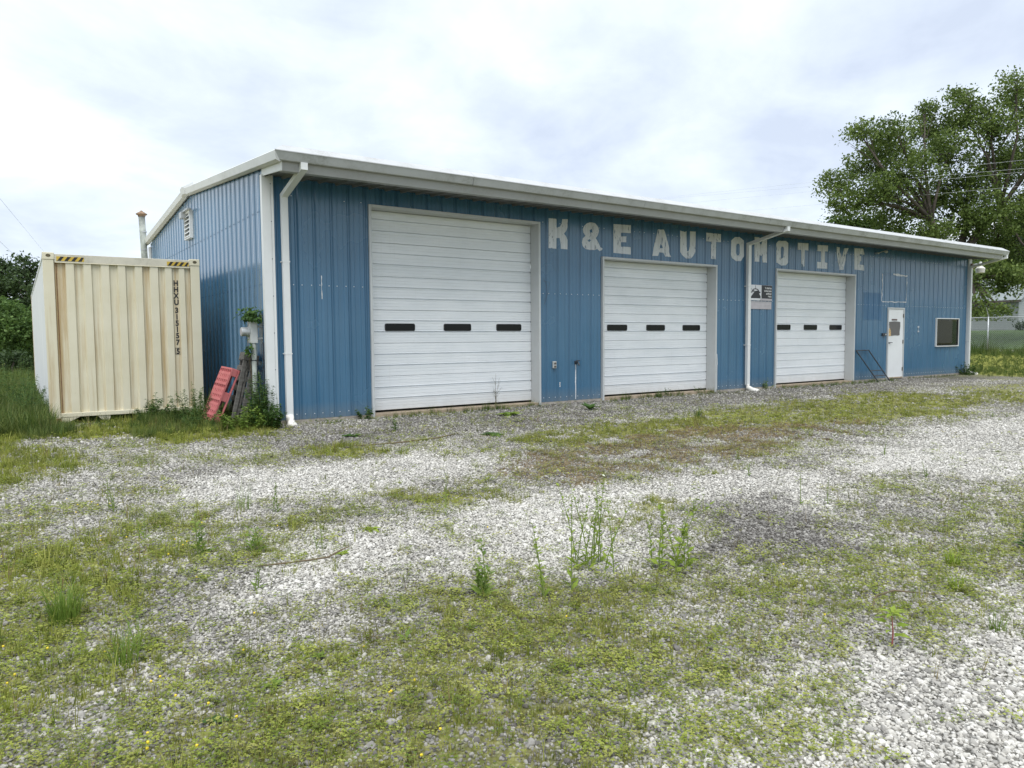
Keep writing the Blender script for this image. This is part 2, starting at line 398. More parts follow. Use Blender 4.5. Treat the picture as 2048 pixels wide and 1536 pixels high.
def ground_mat():
    M = Mat('gravel_ground', rough=0.95, spec=0.2)
    at = M.attr('cover'); sp = M.n('ShaderNodeSeparateColor'); M.l(at.outputs['Color'], sp.inputs[0])
    veg, brown, dark = sp.outputs[0], sp.outputs[1], sp.outputs[2]; white = at.outputs['Alpha']
    vo = M.n('ShaderNodeTexVoronoi'); vo.inputs['Scale'].default_value = 50; M.l(M.coord(), vo.inputs['Vector'])
    sc = M.n('ShaderNodeSeparateColor'); M.l(vo.outputs['Color'], sc.inputs[0])
    g = M.math('ADD', sc.outputs[0], M.math('MULTIPLY', M.math('SUBTRACT', white, 0.5), 0.55))
    g = M.math('SUBTRACT', g, M.math('MULTIPLY', dark, 0.45))
    col = M.ramp(g, (0.0, (0.12, 0.11, 0.10)), (0.4, (0.27, 0.258, 0.235)), (0.75, (0.47, 0.455, 0.42)), (1.0, (0.62, 0.61, 0.575)))
    gap = M.ramp(vo.outputs['Distance'], (0.30, 1.0), (0.62, 0.30))
    col = M.mix(1.0, col, gap, 'MULTIPLY')
    far = M.noise(7, 8, 0.75); gr = M.ramp(far, (0.25, (0.11, 0.12, 0.025)), (0.5, (0.20, 0.21, 0.042)), (0.75, (0.32, 0.31, 0.10)))
    br = M.ramp(M.noise(9, 8, 0.75, off=(4, 4, 0)), (0.25, (0.10, 0.07, 0.042)), (0.5, (0.19, 0.14, 0.085)), (0.75, (0.30, 0.24, 0.16)))
    br2 = M.noise(14, 8, 0.8, off=(9, 1, 0)); mvar = M.math('SUBTRACT', br2, 0.5)
    def mask(v, k=1.7): return M.math('ADD', v, M.math('MULTIPLY', mvar, M.math('MULTIPLY', M.math('MULTIPLY', v, M.math('SUBTRACT', 1.02, v)), 4*k)), True)
    col = M.mix(mask(veg), col, gr); col = M.mix(mask(brown), col, br)
    M.color(col)
    M.bump(M.math('ADD', vo.outputs['Distance'], far), 0.6, 0.02); return M.m
MT['ground'] = ground_mat()

ZONES = dict(
W1=[(-2.42, -5.03), (-1.92, -4.07), (-0.13, -3.7), (1.58, -4.42), (1.34, -5.29), (-0.06, -5.49), (-1.51, -5.42), (-2.32, -5.62)],
W2=[(-2.02, -7.06), (-1.57, -6.6), (-0.56, -6.53), (0.79, -6.64), (1.92, -6.71), (4.13, -7.23), (3.6, -7.91), (2.02, -8.58), (1.45, -7.49), (-0.23, -8.6), (-0.75, -8.36), (-1.17, -7.93), (-2.08, -8.07), (-2.51, -8.12), (-2.75, -7.95)],
W3=[(4.43, -7.04), (7.58, -6.36), (11.73, -6.47), (14.66, -7.52), (6.73, -9.53), (4.88, -9.01), (4.5, -8.22), (3.6, -7.91)],
W4=[(2.25, -10.67), (1.14, -10.39), (0.54, -10.49), (0.06, -10.26), (-0.32, -10.09), (-0.95, -10.14), (-1.38, -10.1), (-1.86, -10.32), (-2.23, -10.71), (-0.99, -11.59)],
A1=[(-0.35, -0.65), (5.22, 0.09), (12.05, -0.24), (22.64, -0.24), (22.85, -1.52), (13.19, -2.26), (6.75, -2.59), (2.66, -2.81), (-0.3, -3.14), (-1.48, -1.3)],
D1=[(1.17, -7.97), (1.87, -7.66), (2.5, -7.85), (2.04, -8.37), (1.74, -8.96), (1.3, -9.23), (0.61, -8.95), (0.39, -8.78)],
B1=[(1.38, -4.72), (3.78, -4.38), (5.84, -4.49), (8.41, -5.25), (5.95, -6.15), (3.89, -6.45), (2.43, -6.58), (1.2, -6.36), (0.86, -5.49)],
O1=[(2.44, -3.76), (4.31, -3.24), (8.88, -2.65), (14.09, -2.37), (14.99, -4.57), (10.78, -5.62), (7.78, -5.44), (4.79, -4.89), (2.36, -4.96)],
O2=[(17.27, -2.68), (21.02, -3.02), (22.91, -5.42), (17.28, -6.85), (13.75, -5.72)],
G1=[(-4.26, -4.75), (-2.98, -5.63), (-2.27, -5.75), (-1.83, -6.42), (-1.83, -6.91), (-2.52, -7.22), (-2.87, -7.78), (-3.11, -8.35), (-3.28, -8.78), (-3.42, -9.21), (-3.5, -10.01), (-4.22, -9.51)],
G2=[(-4.5, 1.0), (-3.31, -0.51), (-2.82, -2.04), (-3.01, -3.01), (-3.62, -3.2), (-4.45, -2.63)],
G3=[(-8.41, 25.16), (-2.36, 19.59), (-3.02, 0.85), (-3.53, -0.61), (-5.25, 0.71)],
G4=[(-3.03, 1.46), (-1.9, 2.52), (-0.18, 3.44), (0.04, 0.02), (-0.36, -1.33), (-1.69, -1.42), (-2.18, 0.05), (-2.95, -0.2)],
G5=[(-0.51, -3.0), (0.16, -2.99), (0.32, -3.57), (-0.1, -3.92), (-0.67, -3.45)],
C1=[(-3.42, -9.21), (-3.17, -8.81), (-2.98, -8.45), (-2.1, -8.5), (-1.49, -8.49), (-0.62, -9.02), (0.52, -9.02), (1.53, -9.32), (3.0, -9.71), (4.28, -10.46), (2.5, -10.84), (1.14, -10.39), (0.61, -10.46), (-0.32, -10.09), (-1.31, -10.04), (-1.86, -10.32), (-2.39, -10.79), (-3.5, -10.01)],
C2=[(1.01, -7.17), (1.38, -7.43), (0.76, -8.07), (0.39, -8.16), (0.48, -7.67)],
C3=[(-1.06, -6.78), (-0.59, -6.92), (-0.66, -7.49), (-1.06, -7.45), (-1.27, -7.14)],
C4=[(-0.52, -5.86), (0.12, -6.17), (0.14, -6.56), (-0.33, -6.47), (-0.65, -6.13)],
C6=[(-1.62, -10.2), (-1.29, -10.21), (-0.89, -10.24), (-0.5, -10.23), (-0.59, -10.51), (-0.98, -10.61), (-1.37, -10.45), (-1.7, -10.51)],
C7=[(-1.93, -8.08), (-1.17, -7.93), (-0.69, -8.28), (-0.74, -8.93), (-1.41, -8.64), (-1.92, -8.71)],
G6=[(-2.38, -4.83), (-1.63, -5.79), (-0.53, -6.09), (0.18, -6.34), (-0.51, -6.78), (-1.74, -6.65), (-2.37, -6.53), (-2.63, -5.69)],
C5=[(3.6, -7.91), (4.36, -8.29), (4.74, -9.06), (6.36, -9.62), (3.77, -10.28), (2.91, -9.74), (1.94, -9.46), (1.77, -8.99), (2.02, -8.58)])
LETTERS = {
'K' : [[(5.782, 3.792), (6.006, 3.795), (6.006, 3.624), (6.07, 3.64), (6.12, 3.7), (6.139, 3.801), (6.312, 3.815), (6.292, 3.68), (6.241, 3.565), (6.186, 3.505), (6.241, 3.454), (6.284, 3.368), (6.287, 3.184), (6.103, 3.187), (6.094, 3.299), (6.066, 3.408), (6.004, 3.404), (5.999, 3.18), (5.775, 3.182)]] ,
'&' : [[(6.922, 3.804), (7.043, 3.792), (7.128, 3.724), (7.151, 3.64), (7.127, 3.552), (7.058, 3.472), (7.127, 3.402), (7.174, 3.319), (7.259, 3.272), (7.251, 3.231), (7.166, 3.203), (7.112, 3.252), (7.027, 3.218), (6.875, 3.214), (6.77, 3.225), (6.695, 3.282), (6.673, 3.36), (6.695, 3.441), (6.77, 3.503), (6.718, 3.567), (6.696, 3.633), (6.741, 3.716), (6.816, 3.773)], [(6.903, 3.626), (6.952, 3.664), (6.97, 3.58), (6.929, 3.594)], [(6.83, 3.405), (6.891, 3.455), (6.944, 3.418), (6.876, 3.374)]] ,
'E' : [[(7.576, 3.818), (8.098, 3.834), (8.095, 3.658), (7.813, 3.649), (7.8, 3.565), (7.963, 3.575), (7.956, 3.446), (7.801, 3.442), (7.801, 3.342), (8.099, 3.349), (8.097, 3.184), (7.573, 3.192)]] ,
'A' : [[(8.96, 3.809), (9.156, 3.815), (9.255, 3.6), (9.395, 3.202), (9.19, 3.204), (9.141, 3.282), (9.006, 3.295), (8.964, 3.202), (8.779, 3.192), (8.815, 3.383)], [(9.028, 3.386), (9.072, 3.487), (9.117, 3.386)]] ,
'U' : [[(9.696, 3.836), (9.857, 3.814), (9.908, 3.838), (9.916, 3.48), (9.943, 3.371), (9.994, 3.374), (10.034, 3.502), (10.034, 3.845), (10.232, 3.851), (10.225, 3.374), (10.16, 3.273), (10.068, 3.205), (9.894, 3.196), (9.772, 3.265), (9.701, 3.336)]] ,
'T' : [[(10.613, 3.856), (11.153, 3.861), (11.15, 3.662), (10.986, 3.66), (10.97, 3.236), (10.793, 3.238), (10.791, 3.65), (10.616, 3.649)]] ,
'O' : [[(11.69, 3.827), (11.873, 3.84), (12.036, 3.763), (12.048, 3.365), (11.93, 3.241), (11.746, 3.231), (11.586, 3.296), (11.539, 3.38), (11.545, 3.73)], [(11.761, 3.664), (11.853, 3.67), (11.881, 3.62), (11.88, 3.429), (11.846, 3.376), (11.766, 3.379), (11.731, 3.435), (11.735, 3.611)]] ,
'M' : [[(12.464, 3.886), (12.664, 3.883), (12.741, 3.698), (12.804, 3.841), (12.896, 3.864), (13.002, 3.855), (13.003, 3.254), (12.811, 3.252), (12.807, 3.481), (12.747, 3.413), (12.68, 3.49), (12.667, 3.261), (12.477, 3.259)]] ,
'O2' : [[(13.475, 3.858), (13.793, 3.872), (13.912, 3.816), (13.911, 3.309), (13.809, 3.228), (13.615, 3.21), (13.393, 3.282), (13.376, 3.781)], [(13.603, 3.712), (13.686, 3.709), (13.715, 3.652), (13.693, 3.432), (13.624, 3.387), (13.582, 3.426), (13.571, 3.66)]] ,
'T2' : [[(14.323, 3.861), (14.848, 3.878), (14.848, 3.684), (14.651, 3.679), (14.646, 3.235), (14.5, 3.236), (14.487, 3.674), (14.323, 3.676)]] ,
'I' : [[(15.254, 3.861), (15.78, 3.878), (15.776, 3.712), (15.605, 3.707), (15.6, 3.396), (15.771, 3.387), (15.761, 3.223), (15.244, 3.216), (15.247, 3.396), (15.415, 3.396), (15.421, 3.696), (15.253, 3.695)]] ,
'V' : [[(16.181, 3.868), (16.341, 3.86), (16.45, 3.531), (16.552, 3.855), (16.797, 3.87), (16.719, 3.765), (16.542, 3.23), (16.348, 3.221), (16.188, 3.661)]] ,
'E2' : [[(17.096, 3.889), (17.605, 3.902), (17.629, 3.73), (17.389, 3.731), (17.391, 3.675), (17.46, 3.675), (17.455, 3.529), (17.397, 3.526), (17.391, 3.424), (17.642, 3.423), (17.631, 3.261), (17.113, 3.267)]] ,
}
# ================================================================== large structure
def smooth(t): t = np.clip(t, 0, 1); return t*t*(3-2*t)
def hash2(i, j, s):
    n = (i.astype(np.int64)*374761393 + j.astype(np.int64)*668265263 + s*144665) & 0x7fffffff
    n = ((n ^ (n >> 13)) * 1274126177) & 0x7fffffff
    return ((n ^ (n >> 16)) & 0xffff)/65535.0
def vnoise(x, y, s=0):
    i, j = np.floor(x), np.floor(y); fx, fy = smooth(x-i), smooth(y-j)
    a, b, c, d = hash2(i, j, s), hash2(i+1, j, s), hash2(i, j+1, s), hash2(i+1, j+1, s)
    return (a*(1-fx)+b*fx)*(1-fy) + (c*(1-fx)+d*fx)*fy
def fbm(x, y, s=0, o=4):
    t = 0; w = 0.5
    for k in range(o):
        t = t + w*vnoise(x*2**k, y*2**k, s+k*17); w *= 0.5
    return t/(1-0.5**o)
def gz(x, y):
    x = np.asarray(x, float); y = np.asarray(y, float)
    z = -0.06 - 0.10*smooth(-y/9)
    z = z + (0.43)*smooth((x-27)/10.5) + 1.22*smooth((x-40.5)/19) + 0.03*np.clip(x-60, 0, 200)
    z = z + 0.35*smooth((y-24)/30)*(x < 20)
    near = np.exp(-(((x+1)/14)**2 + ((y+6)/9)**2))
    return z + near*0.035*(fbm(x*0.9, y*0.9, 3)-0.5) + 0.010*near*(fbm(x*6, y*6, 9, 2)-0.5)

def inside_dist(px, py, poly):
    """signed distance, positive inside"""
    d = np.full(px.shape, 1e9); ins = np.zeros(px.shape, bool); n = len(poly)
    for k in range(n):
        ax, ay = poly[k]; bx, by = poly[(k+1) % n]
        ex, ey = bx-ax, by-ay; L = ex*ex+ey*ey+1e-9
        t = np.clip(((px-ax)*ex+(py-ay)*ey)/L, 0, 1)
        d = np.minimum(d, (px-ax-t*ex)**2+(py-ay-t*ey)**2)
        c = ((ay > py) != (by > py)) & (px < ex*(py-ay)/(ey if abs(ey) > 1e-9 else 1e-9)+ax)
        ins ^= c
    return np.where(ins, 1, -1)*np.sqrt(d)
def zone(x, y, name, soft=0.35, rag=0.7):
    poly = ZONES[name]; xs = [p[0] for p in poly]; ys = [p[1] for p in poly]
    r = np.zeros(x.shape); pad = 1.6
    sel = (x > min(xs)-pad) & (x < max(xs)+pad) & (y > min(ys)-pad) & (y < max(ys)+pad)
    if sel.any():
        a, b = x[sel], y[sel]
        d = inside_dist(a, b, poly) + rag*(fbm(a*1.6, b*1.6, 21)-0.5)*1.6 + 0.35*(fbm(a*6, b*6, 33, 3)-0.5)
        r[sel] = smooth((d+soft)/(2*soft))
    return r
def cover(x, y):
    Z = {k: zone(x, y, k, 0.75 if k in ('G1', 'G2') else (0.22 if y_ else 0.35)) for k, y_ in
         (('W1', 0), ('W2', 0), ('W3', 0), ('W4', 1), ('A1', 0), ('D1', 1), ('B1', 0), ('O1', 0), ('O2', 0), ('G1', 0), ('G2', 0), ('G3', 0), ('G4', 0), ('G5', 1), ('C1', 1), ('C2', 1), ('C3', 1), ('C4', 1), ('C5', 0), ('C6', 1), ('C7', 0), ('G6', 0))}
    mx = np.maximum
    n1 = fbm(x*0.8, y*0.8, 51); n2 = fbm(x*2.6, y*2.6, 61)
    white = mx(mx(Z['W1'], Z['W2']), mx(Z['W3'], Z['W4']))
    apron = Z['A1']
    field = mx(smooth((x-23.2+2.5*(fbm(x*.5, y*.5, 5)-.5))/1.6), smooth((-4.3-x+1.2*(n1-0.5)+0.10*(y+6))/1.0)*smooth((y+4)/4))
    field = mx(field, smooth((y-12.5)/3.0)); field = mx(field, smooth((-13.5-y)/4)*0.5)
    lot = smooth((6-abs(x-31))/1)*0
    grass = mx(mx(mx(Z['G1']*(0.15+0.75*smooth((n2-0.35)/0.25)), Z['G2']*0.8), mx(Z['G3'], Z['G4'])), mx(Z['G5'], field))
    olive = mx(mx(Z['O1'], Z['O2']*0.85), mx(mx(Z['C2'], Z['C4'])*0.9, Z['C1']*0.7*smooth((n1-0.40)/0.2)))
    clover = mx(mx(Z['C1']*(0.72+1.0*(n2-0.40)), Z['C5']*0.55*smooth((n2-0.3)/0.3)), mx(mx(Z['C3']*0.6, Z['C7']*0.55), mx(Z['G1']*0.9, Z['G6']*0.6*smooth((n2-0.25)/0.3))))
    base = (0.16+smooth((n2-0.38)/0.25)*0.5)*(1-0.75*white)*(1-0.6*apron)
    clover = mx(clover, base)
    clover = np.clip(mx(clover*(1-0.55*white), 0.55*Z['C6']), 0, 1)
    brown = Z['B1']*smooth((n2-0.25)/0.25)*0.75
    clover = clover*(1-0.85*Z['D1']); olive = olive*(1-0.9*Z['D1'])
    dark = np.clip(mx(Z['D1']*0.9, 0.42*apron + 0.30*smooth((n1-0.5)/0.2)*(1-white)), 0, 1)
    olive = olive*smooth((n2-0.15)/0.25)
    return dict(white=np.clip(white*(0.75+0.5*(n1-.3)), 0, 1), grass=np.clip(grass, 0, 1), olive=np.clip(olive, 0, 1),
                clover=clover, brown=np.clip(brown, 0, 1), dark=dark, field=field, apron=apron)

def axis(*segs):
    a = []
    for x0, x1, d in segs: a += list(np.arange(x0, x1, d))
    return np.array(a + [segs[-1][1]])
def grow(x0, x1, d, k=1.25):
    a = [x0]
    while abs(a[-1]) < abs(x1): a.append(a[-1]+d); d *= k
    return a
gx = np.array(sorted(set([round(float(v), 3) for v in grow(-9, -400, -0.5)[::-1] + list(np.arange(-9, -5, 0.25)) + list(np.arange(-5, 6, 0.075)) + list(np.arange(6, 14, 0.16)) + list(np.arange(14, 40, 0.4)) + grow(40, 700, 1.0)])))
gy = np.array(sorted(set([round(float(v), 3) for v in grow(-14, -300, -0.6)[::-1] + list(np.arange(-14, -11.2, 0.2)) + list(np.arange(-11.2, -4, 0.075)) + list(np.arange(-4, 2, 0.13)) + list(np.arange(2, 16, 0.4)) + grow(16, 700, 0.8)])))
GX, GY = np.meshgrid(gx, gy); fx_, fy_ = GX.ravel(), GY.ravel()
gv = np.stack([fx_, fy_, gz(fx_, fy_)], 1)
nx, ny = len(gx), len(gy)
ii, jj = np.meshgrid(np.arange(nx-1), np.arange(ny-1)); k0 = (jj*nx+ii).ravel()
me = np_mesh('ground', gv, np.stack([k0, k0+1, k0+1+nx, k0+nx], 1), MT['ground'])
cv = cover(fx_, fy_)
vegm = np.clip(np.maximum(np.maximum(cv['grass'], cv['olive']*0.85), cv['clover']*0.65), 0, 1)
ca = me.color_attributes.new('cover', 'FLOAT_COLOR', 'POINT')
ca.data.foreach_set('color', np.stack([vegm, cv['brown'], cv['dark'], 0.25+0.75*cv['white']], 1).astype(np.float32).ravel())
me.shade_smooth()
ground = link('ground', me, None); tag(ground, kind='structure')

# gravel road beyond the fence, on the rise
rb = []
ys_ = np.arange(-40, 60, 2.0)
rv = np.array([(x, y, float(gz(x, y))+0.02) for y in ys_ for x in (38.9, 40.1, 41.3, 42.5)])
rf = np.array([(a*4+b, a*4+b+1, a*4+b+5, a*4+b+4) for a in range(len(ys_)-1) for b in range(3)])
road = link('gravel_road', np_mesh('gravel_road', rv, rf, simple('road_gravel', (0.40, 0.39, 0.37), 0.95, var=0.25, scale=9)), None)
tag(road, kind='structure')

lx = np.linspace(43.2, 130, 60); ly = np.linspace(-60, 110, 80); LX, LY = np.meshgrid(lx, ly); n_ = len(lx)
li, lj = np.meshgrid(np.arange(n_-1), np.arange(len(ly)-1)); l0 = (lj*n_+li).ravel()
lawn = link('lawn', np_mesh('lawn', np.stack([LX.ravel(), LY.ravel(), gz(LX.ravel(), LY.ravel())+0.03], 1), np.stack([l0, l0+1, l0+1+n_, l0+n_], 1), simple('lawn_grass', (0.052, 0.092, 0.022), 0.95, var=0.4, scale=2.5)), None); tag(lawn, kind='structure')

# ------------------------------------------------------------------ the metal shop building
P_ = 0.3048
def rib_prof(ph):
    if abs(ph-0.51) < 1e-6: return -0.034, 0.024, 0.058, -0.005      # gable sheets: deep wide flutes
    if abs(ph-0.52) < 1e-6: return -0.027, 0.012, 0.036, -0.006      # front sheets
    return 0.034, 0.014, 0.036, 0.005                                # soffit sheets
def rib_off(u, ph):
    h_, b_, t_, m_ = rib_prof(ph)
    t = (u-ph) % P_
    d = min(t, P_-t)
    if d < b_: return h_
    if d < t_: return h_*(t_-d)/(t_-b_)
    for c in (P_/3, 2*P_/3):
        e_ = abs(t-c)
        if e_ < 0.006: return m_
        if e_ < 0.015: return m_*(0.015-e_)/0.009
    return 0.0
def rib_breaks(a, b, ph, extra=()):
    s = {round(a, 4), round(b, 4)} | {round(v, 4) for v in extra if a < v < b}
    k0_ = int((a-ph)//P_)-1; k1_ = int((b-ph)//P_)+2
    for k in range(k0_, k1_):
        c0 = ph+k*P_
        h_, b_, t_, m_ = rib_prof(ph)
        for c in (-t_, -b_, b_, t_, P_/3-0.015, P_/3-0.006, P_/3+0.006, P_/3+0.015, 2*P_/3-0.015, 2*P_/3-0.006, 2*P_/3+0.006, 2*P_/3+0.015):
            v = round(c0+c, 4)
            if a < v < b: s.add(v)
    return sorted(s)
def ribbed(mb, a, b, ph, place, top, bot=0.0, openings=(), lift=0.0):
    ex = [v for o in openings for v in o[:2]]
    br = rib_breaks(a, b, ph, ex)
    for ua, ub in zip(br, br[1:]):
        mid = (ua+ub)/2; iv = [(bot, None)]
        for x0, x1, z0, z1 in openings:
            if x0 <= mid <= x1:
                iv = ([(bot, z0)] if z0 > bot+0.01 else []) + [(z1, None)]
        oa, ob = rib_off(ua, ph)+lift, rib_off(ub, ph)+lift
        for za, zb in iv:
            ta = top(ua) if zb is None else zb; tb = top(ub) if zb is None else zb
            mb.add([place(ua, oa, za), place(ub, ob, za), place(ub, ob, tb), place(ua, oa, ta)], [(0, 1, 2, 3)])
LEN, DEP = 24.38, 10.97
RID = DEP/2
roofz = lambda y: 4.70-abs(y-RID)/12
shop = thing('metal_shop_building', 'long blue ribbed-metal garage building with three white overhead doors', 'building')
BAYS = [(1.83, 5.505, 3.655, 6), (7.265, 10.955, 3.055, 5), (13.39, 17.12, 3.085, 5)]
DOOR = (18.99, 19.975, 2.19); WIN = (22.04, 23.625, 0.93, 1.89)
OPEN = [(a, b, -0.1, c) for a, b, c, n in BAYS] + [(DOOR[0], DOOR[1], -0.1, DOOR[2]), WIN]
RPH = 0.52
edges = [0.0] + [RPH+0.9144*k for k in range(27) if RPH+0.9144*k < LEN-0.3] + [LEN]
front = lambda u, o, z: (u, -o, z)
for k, (a, b) in enumerate(zip(edges, edges[1:])):
    mb = MB(); ribbed(mb, a, b+(0.010 if k < len(edges)-2 else 0), RPH, front, lambda u: 3.985, 0.0, OPEN, 0.0015*(k % 2))
    if mb.f: mb.build('wall_panel', MT['blue'], shop, fix=False)
GPH = 0.51
gedges = [0.0] + [GPH+0.9144*k for k in range(12) if GPH+0.9144*k < DEP-0.3] + [DEP]
gside = lambda u, o, z: (-o, u, z)
for k, (a, b) in enumerate(zip(gedges, gedges[1:])):
    mb = MB(); ribbed(mb, a, b+(0.010 if k < len(gedges)-2 else 0), GPH, gside, lambda u: roofz(u)-0.16, 0.0, (), 0.0015*(k % 2))
    mb.build('wall_panel', MT['blue_gable'], shop, fix=False)
mb = MB(); ribbed(mb, 0, DEP, GPH, lambda u, o, z: (LEN+o, u, z), lambda u: roofz(u)-0.16); mb.build('end_wall', MT['blue'], shop, fix=False)
mb = MB(); ribbed(mb, 0, LEN, RPH, lambda u, o, z: (u, DEP+o, z), lambda u: 4.0); mb.build('back_wall', MT['blue'], shop, fix=False)
mb = MB(); mb.box((0.05, 0.3, -0.3), (LEN-0.05, DEP-0.05, -0.005)); mb.build('floor_slab', MT['interior'], shop)
mb = MB(); mb.box((0.0, -0.012, -0.35), (LEN, 0.29, -0.004)); mb.box((-0.012, 0.0, -0.35), (0.04, DEP, -0.003)); mb.build('foundation', MT['concrete'], shop)
mb = MB(); mb.box((17.6, 2.8, 0.0), (17.7, DEP-0.1, 3.6)); mb.box((17.7, 2.8, 0.0), (LEN-0.1, 2.9, 3.6)); mb.build('office_partition', MT['interior'], shop)
# roof slopes, ridge
for sgn in (0, 1):
    mb = MB()
    place = (lambda u, o, y: (u, y, roofz(y)+o))
    br = rib_breaks(-0.05, LEN+0.12, RPH)
    y0, y1 = (-1.0, RID) if sgn == 0 else (RID, DEP+0.25)
    for ua, ub in zip(br, br[1:]):
        oa, ob = rib_off(ua, RPH)-0.045, rib_off(ub, RPH)-0.045
        mb.add([place(ua, oa, y0), place(ub, ob, y0), place(ub, ob, y1), place(ua, oa, y1)], [(0, 1, 2, 3)])
    mb.build('roof_slope', MT['roof'], shop, fix=False)
# soffit panels under the front eave
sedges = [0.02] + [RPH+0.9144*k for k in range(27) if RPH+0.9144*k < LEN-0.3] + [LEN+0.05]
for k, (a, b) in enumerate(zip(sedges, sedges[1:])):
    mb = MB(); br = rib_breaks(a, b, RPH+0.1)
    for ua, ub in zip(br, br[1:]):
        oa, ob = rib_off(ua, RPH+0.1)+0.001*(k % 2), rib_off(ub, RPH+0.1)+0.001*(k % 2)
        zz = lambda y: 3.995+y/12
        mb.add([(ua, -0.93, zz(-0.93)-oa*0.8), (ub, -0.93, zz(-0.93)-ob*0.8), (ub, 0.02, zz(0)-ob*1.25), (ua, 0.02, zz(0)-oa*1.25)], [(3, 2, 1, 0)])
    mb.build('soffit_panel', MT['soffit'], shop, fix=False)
# eave trim segments
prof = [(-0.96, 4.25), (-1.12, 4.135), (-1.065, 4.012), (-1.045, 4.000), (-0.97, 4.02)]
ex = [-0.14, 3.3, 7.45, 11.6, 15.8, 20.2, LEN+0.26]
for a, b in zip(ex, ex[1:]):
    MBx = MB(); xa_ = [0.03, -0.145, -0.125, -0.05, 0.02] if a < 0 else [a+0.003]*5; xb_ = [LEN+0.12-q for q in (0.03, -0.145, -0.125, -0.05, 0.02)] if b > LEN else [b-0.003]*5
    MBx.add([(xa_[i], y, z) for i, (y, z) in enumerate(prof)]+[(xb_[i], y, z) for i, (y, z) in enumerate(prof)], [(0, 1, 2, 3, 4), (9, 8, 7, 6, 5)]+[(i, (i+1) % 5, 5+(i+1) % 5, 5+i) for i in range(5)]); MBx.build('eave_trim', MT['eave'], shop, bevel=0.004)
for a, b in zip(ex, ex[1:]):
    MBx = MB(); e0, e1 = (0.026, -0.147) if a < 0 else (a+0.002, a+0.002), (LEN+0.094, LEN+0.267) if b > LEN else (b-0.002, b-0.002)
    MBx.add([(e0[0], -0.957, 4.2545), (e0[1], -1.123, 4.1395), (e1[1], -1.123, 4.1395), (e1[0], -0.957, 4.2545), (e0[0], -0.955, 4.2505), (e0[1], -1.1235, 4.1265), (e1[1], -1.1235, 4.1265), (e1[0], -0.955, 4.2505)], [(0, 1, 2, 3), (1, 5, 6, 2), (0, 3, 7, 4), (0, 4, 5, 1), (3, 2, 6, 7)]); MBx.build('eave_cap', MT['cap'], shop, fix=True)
gprof = [(-0.995, 4.012), (-0.985, 3.955), (-0.965, 3.872), (-0.86, 3.866), (-0.86, 4.008)]
gxs = [0.0, 6.1, 12.2, 18.3, LEN+0.02]
for a, b in zip(gxs, gxs[1:]):
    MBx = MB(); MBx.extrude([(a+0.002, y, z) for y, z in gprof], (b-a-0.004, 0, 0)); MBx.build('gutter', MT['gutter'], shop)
for xx in (-0.022, LEN+0.022):
    MBx = MB(); MBx.extrude([(xx, 0.0, 3.965), (xx, -0.985, 3.868), (xx, -1.0, 4.008), (xx, 0.0, 4.10)], (0.02 if xx < 1 else 0.03, 0, 0)); MBx.build('eave_return', MT['white'], shop)
# rake trim of the gable ends
def rake(mb, side, y0, y1, k=1.0, dz=0.0):
    pr = [(0.03, 0.10), (-0.145, -0.005), (-0.125, -0.13), (-0.05, -0.155), (0.02, -0.10)]
    n = len(pr); vs = []; mit = [-0.96, -1.12, -1.085, -1.055, -0.97]
    for y_ in (y0, y1):
        for q_, (a, b) in enumerate(pr):
            y = mit[q_] if y_ < -1 else y_
            xx = a*k if side == 0 else LEN+0.12-a*k
            vs.append((xx, y, roofz(y)+dz+b*k-0.02))
    mb.add(vs, [tuple(range(n)), tuple(range(2*n-1, n-1, -1))]+[(i, (i+1) % n, n+(i+1) % n, n+i) for i in range(n)])
for side in (0, 1):
    for y0, y1 in ((-1.11, 3.05), (3.056, 5.36), (5.62, 8.4), (8.406, DEP+0.22)):
        mb = MB(); rake(mb, side, y0, y1); mb.build('rake_trim', MT['rake'], shop)
    mb = MB(); rake(mb, side, 5.33, RID, 1.18, 0.035); rake(mb, side, RID, 5.70, 1.18, 0.035); mb.build('ridge_cap_end', MT['rake'], shop)
mb = MB(); mb.extrude([(0.02, 5.25, 4.66), (0.02, RID, 4.735), (0.02, 5.72, 4.66)], (LEN, 0, 0)); mb.build('ridge_cap', MT['roof'], shop)
# corner trims
mb = MB()
mb.extrude([(-0.038, -0.04, 0.0), (0.095, -0.04, 0.0), (0.095, -0.028, 0.0), (0.112, -0.028, 0.0), (0.112, -0.038, 0.0), (0.145, -0.038, 0.0), (0.145, -0.015, 0.0), (0.0, -0.015, 0.0), (0.0, 0.055, 0.0), (-0.038, 0.055, 0.0)], (0, 0, 3.985))
mb.build('corner_trim', MT['white'], shop)
mb = MB(); mb.box((LEN-0.15, -0.047, 0), (LEN+0.05, -0.001, 3.985)); mb.box((LEN+0.002, 0.0, 0), (LEN+0.048, 0.12, 3.985)); mb.build('corner_trim', MT['white'], shop)
mb = MB(); mb.box((-0.05, DEP-0.1, 0), (-0.002, DEP+0.05, 3.98)); mb.build('corner_trim', MT['white'], shop)

